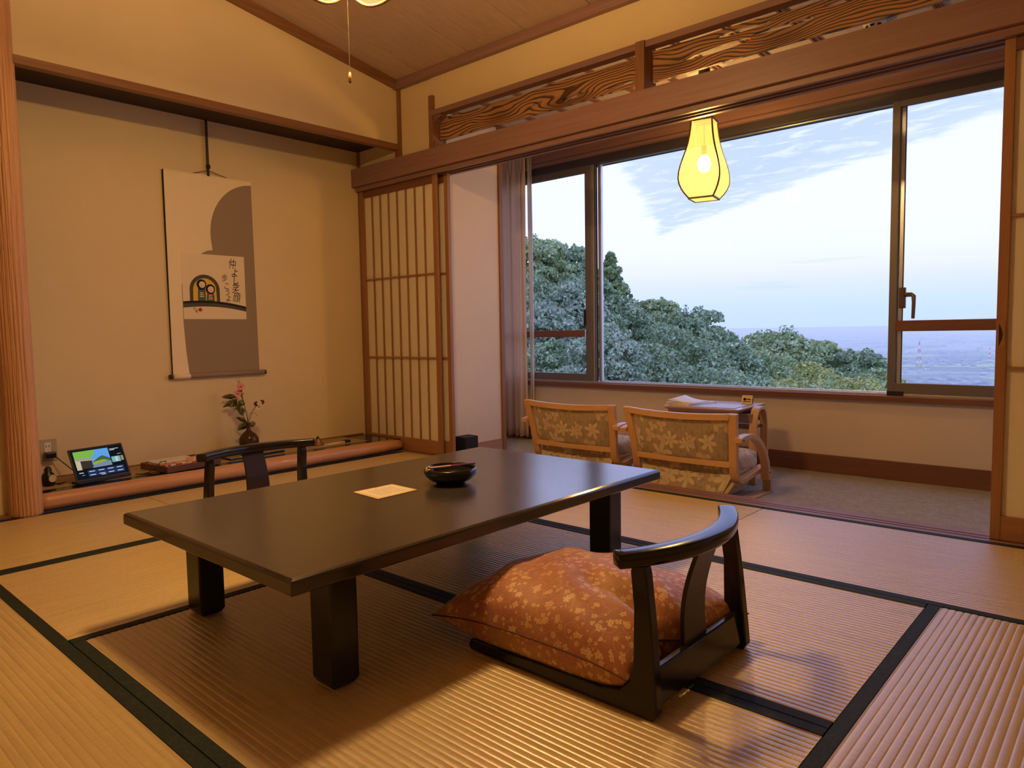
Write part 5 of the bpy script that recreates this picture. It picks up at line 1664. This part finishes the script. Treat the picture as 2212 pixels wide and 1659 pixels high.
sheet('closed_magazine', 'closed white magazine on the left of the side table', (-2.185, 4.16, TT + 0.0005), -0.25, 0.19, 0.26, 0.012, 'paper_white', 'magazine')
om = thing('open_booklet', 'white booklet with a curled page on top of the magazine', 'booklet', (-2.195, 4.13, TT + 0.0128), -0.10)
MB().box(-0.085, 0.10, -0.10, 0.10, 0.0, 0.006).build('pages', 'paper_white', om)
rows = [[(-0.085 + 0.17 * i / 10, y, 0.0062 + 0.028 * (max(0, 1 - i / 9)) ** 2 * (0.4 + 0.6 * (y + 0.1) / 0.2)) for i in range(11)] for y in (-0.10, -0.03, 0.04, 0.10)]
m = MB()
for r in rows: m.v += r
for i in range(3):
    for j in range(10):
        m.f.append((i * 11 + j, i * 11 + j + 1, (i + 1) * 11 + j + 1, (i + 1) * 11 + j))
thick(m.build('curled_page', 'paper_white', om, smooth=True), 0.0006)
sg = thing('tent_sign', 'small dark-edged tent sign with an emblem at the back corner of the side table', 'sign', (-1.905, 4.375, TT + 0.0005), R_(14))
MB().sweep([[(x, p[0], p[1]) for p in ((-0.024, 0.0), (-0.022, 0.0), (0.0, 0.046), (0.022, 0.0), (0.024, 0.0), (0.001, 0.05), (-0.001, 0.05))] for x in (-0.032, 0.032)]).build('folded_plate', plain('gold_plate', (0.42, 0.31, 0.17), 0.35, 0.5, 0.3), sg)
BX('side_gusset', 'rubber', (0.0321, 0.0328, -0.018, 0.018, 0.0, 0.03), sg)
m = MB()
m.sweep([[( -0.014 + 0.009 * math.cos(2 * PI * k / 14), -0.0175 + 0.0, 0.026 + 0.009 * math.sin(2 * PI * k / 14)) for k in range(14)], [(-0.014 + 0.009 * math.cos(2 * PI * k / 14), -0.0125, 0.026 + 0.009 * math.sin(2 * PI * k / 14)) for k in range(14)]])
m.box(-0.001, 0.022, -0.0165, -0.012, 0.024, 0.029).box(-0.024, 0.024, -0.0225, -0.018, 0.010, 0.014)
m.build('emblem', 'ink_dark', sg)

# smoke detector
sk = thing('smoke_detector', 'round white smoke detector on the veranda ceiling', 'smoke detector', (-1.117, 4.09, CV))
MB().lathe([(0.0, 0.0), (0.055, 0.0), (0.055, -0.012), (0.046, -0.018), (0.040, -0.034), (0.020, -0.040), (0.0, -0.040)], 28).build('detector_body', 'white_plastic', sk, smooth=False)
for k in range(8):
    a = 2 * PI * k / 8
    m = MB().box(0.0405, 0.0455, -0.009, 0.009, -0.031, -0.021)
    o = m.build('vent_slot', 'rubber', sk); o.rotation_euler = (0, 0, a)

# hanging lantern
LX, LY = -2.06, 4.08
ln = thing('hanging_lantern', 'glowing gourd-shaped paper lantern hanging in front of the window', 'lamp', (LX, LY, 1.665), R_(11.8))
prof = [(0.466, 0.062), (0.43, 0.064), (0.38, 0.069), (0.33, 0.077), (0.285, 0.088), (0.24, 0.101), (0.20, 0.112), (0.16, 0.120), (0.12, 0.123), (0.09, 0.119), (0.06, 0.108), (0.035, 0.094), (0.014, 0.078), (0.006, 0.072)]
for k in range(4):
    rows = []
    for z, hw in prof:
        rows.append([(-hw, -hw, z), (hw, -hw, z)])
    m = MB()
    for r in rows: m.v += r
    for i in range(len(rows) - 1):
        m.f.append((2 * i, 2 * i + 1, 2 * i + 3, 2 * i + 2))
    o = m.build('paper_panel', 'shade_veranda', ln, recalc=False); o.rotation_euler = (0, 0, k * PI / 2)
    m = MB().tube([(-hw, -hw, z) for z, hw in prof], 0.0052, 6)
    o = m.build('edge_rib', 'lantern_frame', ln, smooth=True); o.rotation_euler = (0, 0, k * PI / 2)
    BX('bottom_bar', 'lantern_frame', (-0.076, 0.076, -0.078, -0.070, 0.0, 0.010), ln).rotation_euler = (0, 0, k * PI / 2)
    BX('top_bar', 'lantern_frame', (-0.065, 0.065, -0.067, -0.060, 0.460, 0.474), ln).rotation_euler = (0, 0, k * PI / 2)
BX('bottom_panel', 'shade_veranda', (-0.070, 0.070, -0.070, 0.070, 0.004, 0.005), ln)
MB().lathe([(0.0, 0.162), (0.020, 0.168), (0.034, 0.185), (0.040, 0.21), (0.036, 0.235), (0.020, 0.262), (0.0, 0.27)], 20).build('bulb', 'bulb', ln, smooth=True)
MB().lathe([(0.0, 0.262), (0.015, 0.262), (0.016, 0.32), (0.0, 0.325)], 14).build('lamp_holder', 'black_plastic', ln)
MB().tube([(0, 0, 0.32), (0, 0, CV - 1.665 - 0.02)], 0.004, 8).build('flex', 'black_cord', ln, smooth=True)
BX('cross_bar', 'lantern_frame', (-0.062, 0.062, -0.006, 0.006, 0.462, 0.472), ln)
MB().lathe([(0.0, 0.0), (0.035, 0.0), (0.035, -0.028), (0.0, -0.03)], 18, (0, 0, CV - 1.665)).build('ceiling_rose', 'black_plastic', ln)

# ================================================================== PENDANT OVER THE TABLE
px, py, pz = -2.115, 1.54, 2.078
pn = thing('pendant_lamp', 'glowing wood-framed pendant lamp above the low table at the top edge', 'lamp', (px, py, pz), R_(8))
A_ = 0.155
for k in range(4):
    low = []
    for i in range(15):
        u = -1 + 2 * i / 14
        low.append((A_ * u * 0.98, -A_, 0.085 * abs(u) ** 2.2))
    hi = [(p[0] * 1.06, -A_ * 1.06, 0.405) for p in low]
    m = MB()
    m.v += low + hi
    for i in range(14):
        m.f.append((i, i + 1, 15 + i + 1, 15 + i))
    o = m.build('acrylic_panel', 'shade_room', pn, recalc=False); o.rotation_euler = (0, 0, k * PI / 2)
    m = MB().tube([(p[0], p[1] - 0.002, p[2]) for p in low], 0.006, 8)
    o = m.build('curved_rim', 'lantern_frame', pn, smooth=True); o.rotation_euler = (0, 0, k * PI / 2)
    m = MB().bar([(-A_, -A_, 0.075), (-A_ * 1.06, -A_ * 1.06, 0.41)], 0.014, 0.014, (1, -1, 0))
    o = m.build('corner_rib', 'lantern_frame', pn); o.rotation_euler = (0, 0, k * PI / 2)
BX('top_panel', 'shade_room', (-0.166, 0.166, -0.166, 0.166, 0.405, 0.408), pn)
for k in range(4):
    BX('top_bar', 'lantern_frame', (-0.172, 0.172, -0.172, -0.160, 0.400, 0.416), pn, 0.002).rotation_euler = (0, 0, k * PI / 2)
BX('top_strut', 'lantern_frame', (-0.165, 0.165, -0.012, 0.012, 0.408, 0.422), pn)
ringp = [(0.105 * math.cos(2 * PI * k / 32), 0.105 * math.sin(2 * PI * k / 32), 0.275) for k in range(33)]
MB().tube(ringp, 0.016, 10).build('ring_tube', 'tube', pn, smooth=True)
ztop = ceil_z(py) - pz
MB().tube([(0, 0, 0.415), (0, 0, ztop)], 0.006, 8).build('flex', 'cord_string', pn)
MB().lathe([(0.0, 0.0), (0.05, 0.0), (0.05, -0.03), (0.0, -0.032)], 20, (0, 0, ztop - 0.004)).build('ceiling_rose', 'lantern_frame', pn)
MB().tube([(0, 0, 0.405), (0, 0, -0.290)], 0.0009, 6).build('pull_cord', 'cord_string', pn)
MB().lathe([(0.0, -0.284), (0.0035, -0.286), (0.0056, -0.300), (0.0060, -0.316), (0.0045, -0.3175), (0.0, -0.3175)], 14).build('pull_handle', 'tassel', pn, smooth=True)
MB().lathe([(0.0, -0.3178), (0.0040, -0.3178), (0.0040, -0.3205), (0.0, -0.3205)], 14).build('pull_tip', 'cap_horn', pn)

# ================================================================== OUTSIDE
def hill_z(x, y):
    return -12.1 - 0.4716 * x - 0.1565 * y
m = MB()
nx, ny = 36, 36
rnd = random.Random(8)
for j in range(ny + 1):
    for i in range(nx + 1):
        x = -95 + 150 * i / nx; y = 6 + 140 * j / ny
        m.v.append((x, y, hill_z(x, y) - 1.2 + rnd.uniform(-0.5, 0.5) - max(0, y - 105) * 0.5))
for j in range(ny):
    for i in range(nx):
        a = j * (nx + 1) + i
        m.f.append((a, a + 1, a + nx + 2, a + nx + 1))
tag(m.build('hillside', 'hillside', smooth=True), 'dark wooded slope falling away below the window', 'hillside', kind='structure')

def leaves_mesh(name, pts, nrm, size, rng, elong=1.7):
    n = len(pts)
    d = nrm + rng.normal(0, 0.55, (n, 3))
    d /= np.linalg.norm(d, axis=1, keepdims=True) + 1e-9
    t_ = np.cross(d, rng.normal(0, 1, (n, 3))); t_ /= np.linalg.norm(t_, axis=1, keepdims=True) + 1e-9
    b = np.cross(d, t_)
    s = size * rng.uniform(0.6, 1.3, (n, 1))
    v = np.empty((n, 4, 3), np.float32)
    v[:, 0] = pts - t_ * s * 0.5 * elong
    v[:, 1] = pts - b * s * 0.5 - d * s * 0.12
    v[:, 2] = pts + t_ * s * 0.5 * elong
    v[:, 3] = pts + b * s * 0.5 - d * s * 0.12
    me = bpy.data.meshes.new(name)
    me.vertices.add(n * 4); me.vertices.foreach_set('co', v.reshape(-1))
    me.loops.add(n * 4); me.loops.foreach_set('vertex_index', np.arange(n * 4, dtype=np.int32))
    me.polygons.add(n); me.polygons.foreach_set('loop_start', np.arange(0, n * 4, 4, dtype=np.int32)); me.polygons.foreach_set('loop_total', np.full(n, 4, np.int32))
    me.update(calc_edges=True)
    return me

def tree(i, az, el, d, r, kind, label):
    rng = np.random.default_rng(100 + i)
    x, y = d * math.sin(R_(az)), d * math.cos(R_(az))
    top = 0.88 + d * math.tan(R_(el))
    leaf_m = {'dark': 'leaf_dark', 'mid': 'leaf_mid', 'pale': 'leaf_pale', 'yellow': 'leaf_yellow', 'conifer': 'leaf_conifer'}[kind]
    base = min(hill_z(x, y) - 1.2, top - 2.6 * r)
    o = thing('conifer' if kind == 'conifer' else 'broadleaf_tree', label, 'tree', (x, y, base), group='trees on the slope outside')
    Ht = top - base
    sz = max(0.08, 0.0034 * d)
    P_, Nn = [], []
    if kind == 'conifer':
        n_l = 70
        for k in range(n_l):
            t = (k + rng.uniform(0, 1)) / n_l
            rr = r * (1.0 - t) ** 0.75 * rng.uniform(0.55, 1.05) + 0.12
            a = k * 2.399 + rng.uniform(-0.3, 0.3)
            c = np.array([rr * 0.75 * math.cos(a), rr * 0.75 * math.sin(a), Ht - 0.1 - (1 - t) * min(Ht * 0.8, 4.2 * r)])
            lr = max(0.25, rr * 0.55)
            dd = rng.normal(0, 1, (150, 3)); dd /= np.linalg.norm(dd, axis=1, keepdims=True)
            P_.append(c + dd * lr * np.array([1, 1, 0.62]) * rng.uniform(0.75, 1.05, (150, 1))); Nn.append(dd)
    else:
        crown_h = min(Ht * 0.86, 2.3 * r)
        cz = Ht - crown_h * 0.5
        n_l = 46
        per = 270
        for k in range(n_l):
            zz = 1 - 1.75 * (k + 0.5) / n_l
            a = k * 2.399 + rng.uniform(-0.4, 0.4)
            q = math.sqrt(max(0, 1 - zz * zz))
            ir = rng.uniform(0.62, 0.98)
            c = np.array([r * q * math.cos(a) * ir, r * q * math.sin(a) * ir, cz + crown_h * 0.5 * zz * ir * 0.92])
            lr = r * rng.uniform(0.20, 0.36)
            dd = rng.normal(0, 1, (per, 3)); dd /= np.linalg.norm(dd, axis=1, keepdims=True)
            dd[:, 2] = np.where(dd[:, 2] < -0.35, -dd[:, 2], dd[:, 2])
            P_.append(c + dd * lr * np.array([1.1, 1.1, 0.72]) * rng.uniform(0.8, 1.08, (per, 1))); Nn.append(dd)
        # sprays sticking out of the outline
        for k in range(34):
            a = rng.uniform(0, 2 * PI); zz = rng.uniform(-0.1, 1.0); q = math.sqrt(max(0, 1 - zz * zz))
            c = np.array([r * q * math.cos(a), r * q * math.sin(a), cz + crown_h * 0.5 * zz])
            dd = rng.normal(0, 1, (16, 3)); dd /= np.linalg.norm(dd, axis=1, keepdims=True)
            P_.append(c + dd * r * 0.10); Nn.append(dd)
    P_ = np.concatenate(P_); Nn = np.concatenate(Nn)
    link('crown', leaves_mesh('crown', P_, Nn, sz, rng), leaf_m, o)
    tp = [(0, 0, 0), (0.05 * r, 0.02 * r, Ht * 0.45), (0, 0, Ht * 0.9)]
    MB().tube(tp, [0.10 * r + 0.05, 0.07 * r + 0.03, 0.02], 8).build('trunk', 'trunk', o, smooth=True)
    for k in range(5):
        a = k * 1.3
        MB().tube([(0, 0, Ht * (0.35 + 0.08 * k)), (r * 0.5 * math.cos(a), r * 0.5 * math.sin(a), Ht * (0.5 + 0.08 * k))], [0.05 * r + 0.02, 0.015], 6).build('bough', 'trunk', o, smooth=True)
    return o
TREES = [
    (-39.7, 7.45, 62, 3.0, 'mid', 'tall airy tree at the top of the slope beside the curtain'),
    (-37.4, 6.68, 66, 2.6, 'dark', 'dark tree with a ragged top left of the left window frame'),
    (-36.0, 4.56, 56, 2.3, 'dark', 'dark rounded tree just left of the left window frame, mid-slope'),
    (-36.8, 3.78, 33, 1.5, 'pale', 'pale silvery-green tree behind the upper part of the left pane'),
    (-39.4, 2.26, 31, 1.6, 'pale', 'pale bushy tree close to the curtain edge in the left pane'),
    (-39.1, -0.80, 26, 1.6, 'dark', 'dark leafy tree behind the left guard rail'),
    (-33.9, 6.12, 74, 3.2, 'conifer', 'pointed conifer rising right of the left window frame'),
    (-34.3, 0.51, 25, 1.3, 'pale', 'pale tree hidden partly by the left window frame'),
    (-30.6, 2.43, 76, 3.9, 'mid', 'green tree on the skyline right of the conifer'),
    (-33.2, 2.31, 62, 3.6, 'dark', 'dark tree at the foot of the conifer'),
    (-27.9, 1.60, 72, 4.2, 'dark', 'dark broad tree forming the skyline below the lantern'),
    (-28.9, 0.41, 56, 4.3, 'dark', 'large dark mound-shaped tree in the middle of the slope'),
    (-31.6, -1.18, 44, 3.2, 'dark', 'dark tree low in the middle pane left of centre'),
    (-25.5, -0.90, 62, 3.5, 'dark', 'dark tree where the skyline dips below the lantern'),
    (-26.1, -2.85, 42, 3.1, 'dark', 'dark tree above the armchair backs'),
    (-21.1, -0.15, 88, 5.4, 'mid', 'fresh green spreading tree on the lower skyline'),
    (-18.5, -1.22, 92, 3.8, 'mid', 'green tree at the right end of the lower skyline'),
    (-22.5, -1.81, 66, 4.0, 'mid', 'green tree below the lower skyline'),
    (-19.9, -2.68, 57, 3.6, 'yellow', 'yellowish green tree above the side table'),
    (-23.7, -3.57, 36, 2.2, 'dark', 'dark tree right above the side table magazines'),
    (-15.9, -1.67, 86, 3.4, 'dark', 'dark tree standing clear against the distant town'),
    (-17.1, -3.19, 62, 3.7, 'yellow', 'yellowish green tree low on the right of the middle pane'),
    (-14.6, -3.17, 72, 2.4, 'mid', 'small tree beside the right window frame'),
    (-30.0, -3.74, 31, 2.6, 'dark', 'dark leafy tree low in the middle pane near the sill'),
    (-34.0, -2.80, 26, 1.7, 'pale', 'pale bush at the sill beside the left window frame'),
    (-18.8, -3.88, 44, 3.0, 'mid', 'bushy tree at the sill on the right of the middle pane'),
    (-35.5, 2.00, 41, 1.9, 'dark', 'dark tree filling the gap beside the left window frame'),
    (-37.4, -2.76, 23, 1.4, 'pale', 'pale leafy bush at the bottom of the left pane'),
    (-26.6, -4.3, 27, 2.0, 'mid', 'low leafy bush at the sill in the middle pane'),
    (-41.5, 5.0, 45, 2.6, 'dark', 'dark tree hidden mostly behind the curtain'),
    (-22.0, -4.6, 32, 2.0, 'mid', 'low bush at the sill above the tent sign'),
    (-14.9, -4.6, 50, 2.2, 'yellow', 'thin leafy bush at the foot of the right window frame'),
]
for i, (az, el, d, r, k, lb) in enumerate(TREES):
    tree(i, az, el, d, r, k, lb)

# plain with town
PZ = -170.0
m = MB().quad((-22000, 700, PZ), (22000, 700, PZ), (22000, 42000, PZ), (-22000, 42000, PZ))
tag(m.build('plain', 'plainland'), 'hazy plain of fields and town stretching to the horizon', 'plain', kind='structure')
def house_mesh():
    m = MB()
    m.box(-6, 6, -4, 4, 0, 5)
    me = m.build('house', 'house_wall')
    mesh = me.data
    bpy.data.objects.remove(me)
    bm = bmesh.new(); bm.from_mesh(mesh)
    pr = [(-6.6, -4.6, 5), (-6.6, 4.6, 5), (-6.6, 0, 7.6)]
    a = [bm.verts.new(p) for p in pr]; b = [bm.verts.new((-p[0], p[1], p[2])) for p in pr]
    fs = [bm.faces.new(a), bm.faces.new(b[::-1]), bm.faces.new((a[0], b[0], b[2], a[2])), bm.faces.new((a[2], b[2], b[1], a[1])), bm.faces.new((a[1], b[1], b[0], a[0]))]
    for f in fs: f.material_index = 1
    bmesh.ops.recalc_face_normals(bm, faces=bm.faces)
    bm.to_mesh(mesh); bm.free()
    mesh.materials.append(M['house_dark'])
    return mesh
hm = house_mesh()
rnd = random.Random(77)
cl_ = [(rnd.uniform(-19, 3), rnd.uniform(2150, 4200), rnd.uniform(60, 260)) for _ in range(26)]
placed = []
while len(placed) < 300:
    ca, cd, cs = rnd.choice(cl_)
    cx, cy = cd * math.sin(R_(ca)), cd * math.cos(R_(ca))
    x = cx + rnd.gauss(0, cs * 1.4); y = min(4700, cy + rnd.gauss(0, cs * 0.7))
    if any((x - q[0]) ** 2 + (y - q[1]) ** 2 < 42 ** 2 for q in placed):
        continue
    placed.append((x, y))
    o = bpy.data.objects.new('house', hm); COL.objects.link(o)
    o.location = (x, y, PZ); o.rotation_euler = (0, 0, rnd.uniform(0, PI)); s = rnd.uniform(0.7, 1.5)
    o.scale = (s * rnd.uniform(0.8, 1.5), s, s * rnd.uniform(0.8, 1.4))
    tag(o, 'tiny pale house among many on the distant plain', 'house', 'houses on the distant plain')
rng = np.random.default_rng(5)
m = MB()
for i in range(2600):
    ca = rnd.uniform(-21, 4); cd = 4900 * math.exp(rnd.uniform(0.0, 1.3))
    if math.sin(ca * 0.9 + cd * 0.0016) + math.sin(cd * 0.0041 - ca * 0.35) < -0.1:
        continue
    x = cd * math.sin(R_(ca)); y = cd * math.cos(R_(ca))
    w = rnd.uniform(6, 16) * (1 + cd / 6000); h = rnd.uniform(4, 11) * (1 + cd / 9000)
    m.box(x - w, x + w, y - w * 0.5, y + w * 0.5, PZ, PZ + h)
tag(m.build('distant_town', 'house_wall', recalc=False), 'countless far town buildings fading into the haze', 'town', kind='stuff')
def mast(x, y, h, label):
    o = thing('lattice_mast', label, 'mast', (x, y, PZ), group='red and white masts on the plain')
    for k in range(7):
        z0, z1 = h * k / 7, h * (k + 1) / 7
        w0, w1 = h * 0.085 * (1 - k / 7.6), h * 0.085 * (1 - (k + 1) / 7.6)
        m = MB()
        for sx, sy in ((-1, -1), (1, -1), (1, 1), (-1, 1)):
            m.tube([(sx * w0, sy * w0, z0), (sx * w1, sy * w1, z1)], h * 0.009, 4)
        m.tube([(-w0, -w0, z0), (w1, -w1, z1)], h * 0.006, 4).tube([(w0, -w0, z0), (-w1, -w1, z1)], h * 0.006, 4)
        m.tube([(-w0, -w0, z0), (w0, -w0, z0)], h * 0.006, 4)
        m.build('mast_section', 'tower_red' if k % 2 == 0 else 'tower_white', o)
    return o
d = 3350; a = R_(-12.1)
mast(d * math.sin(a), d * math.cos(a), 105, 'red and white lattice mast on the plain nearest the right window frame')
d = 3700; a = R_(-8.0)
mast(d * math.sin(a), d * math.cos(a), 70, 'fainter red and white mast further right on the plain')

# evening haze over the plain
m, nt, out = new_mat('evening_haze')
vs = N(nt, 'ShaderNodeVolumeScatter')
vs.inputs['Color'].default_value = (0.88, 1.0, 1.0, 1)
vs.inputs['Density'].default_value = 0.00015
vs.inputs['Anisotropy'].default_value = 0.75
L(nt, vs.outputs[0], out.inputs['Volume'])
M['haze'] = m
tag(BX('haze', 'haze', (-21000, 21000, 900, 41000, PZ + 0.5, 0.8)), 'bluish evening haze lying over the plain', 'haze', kind='structure')
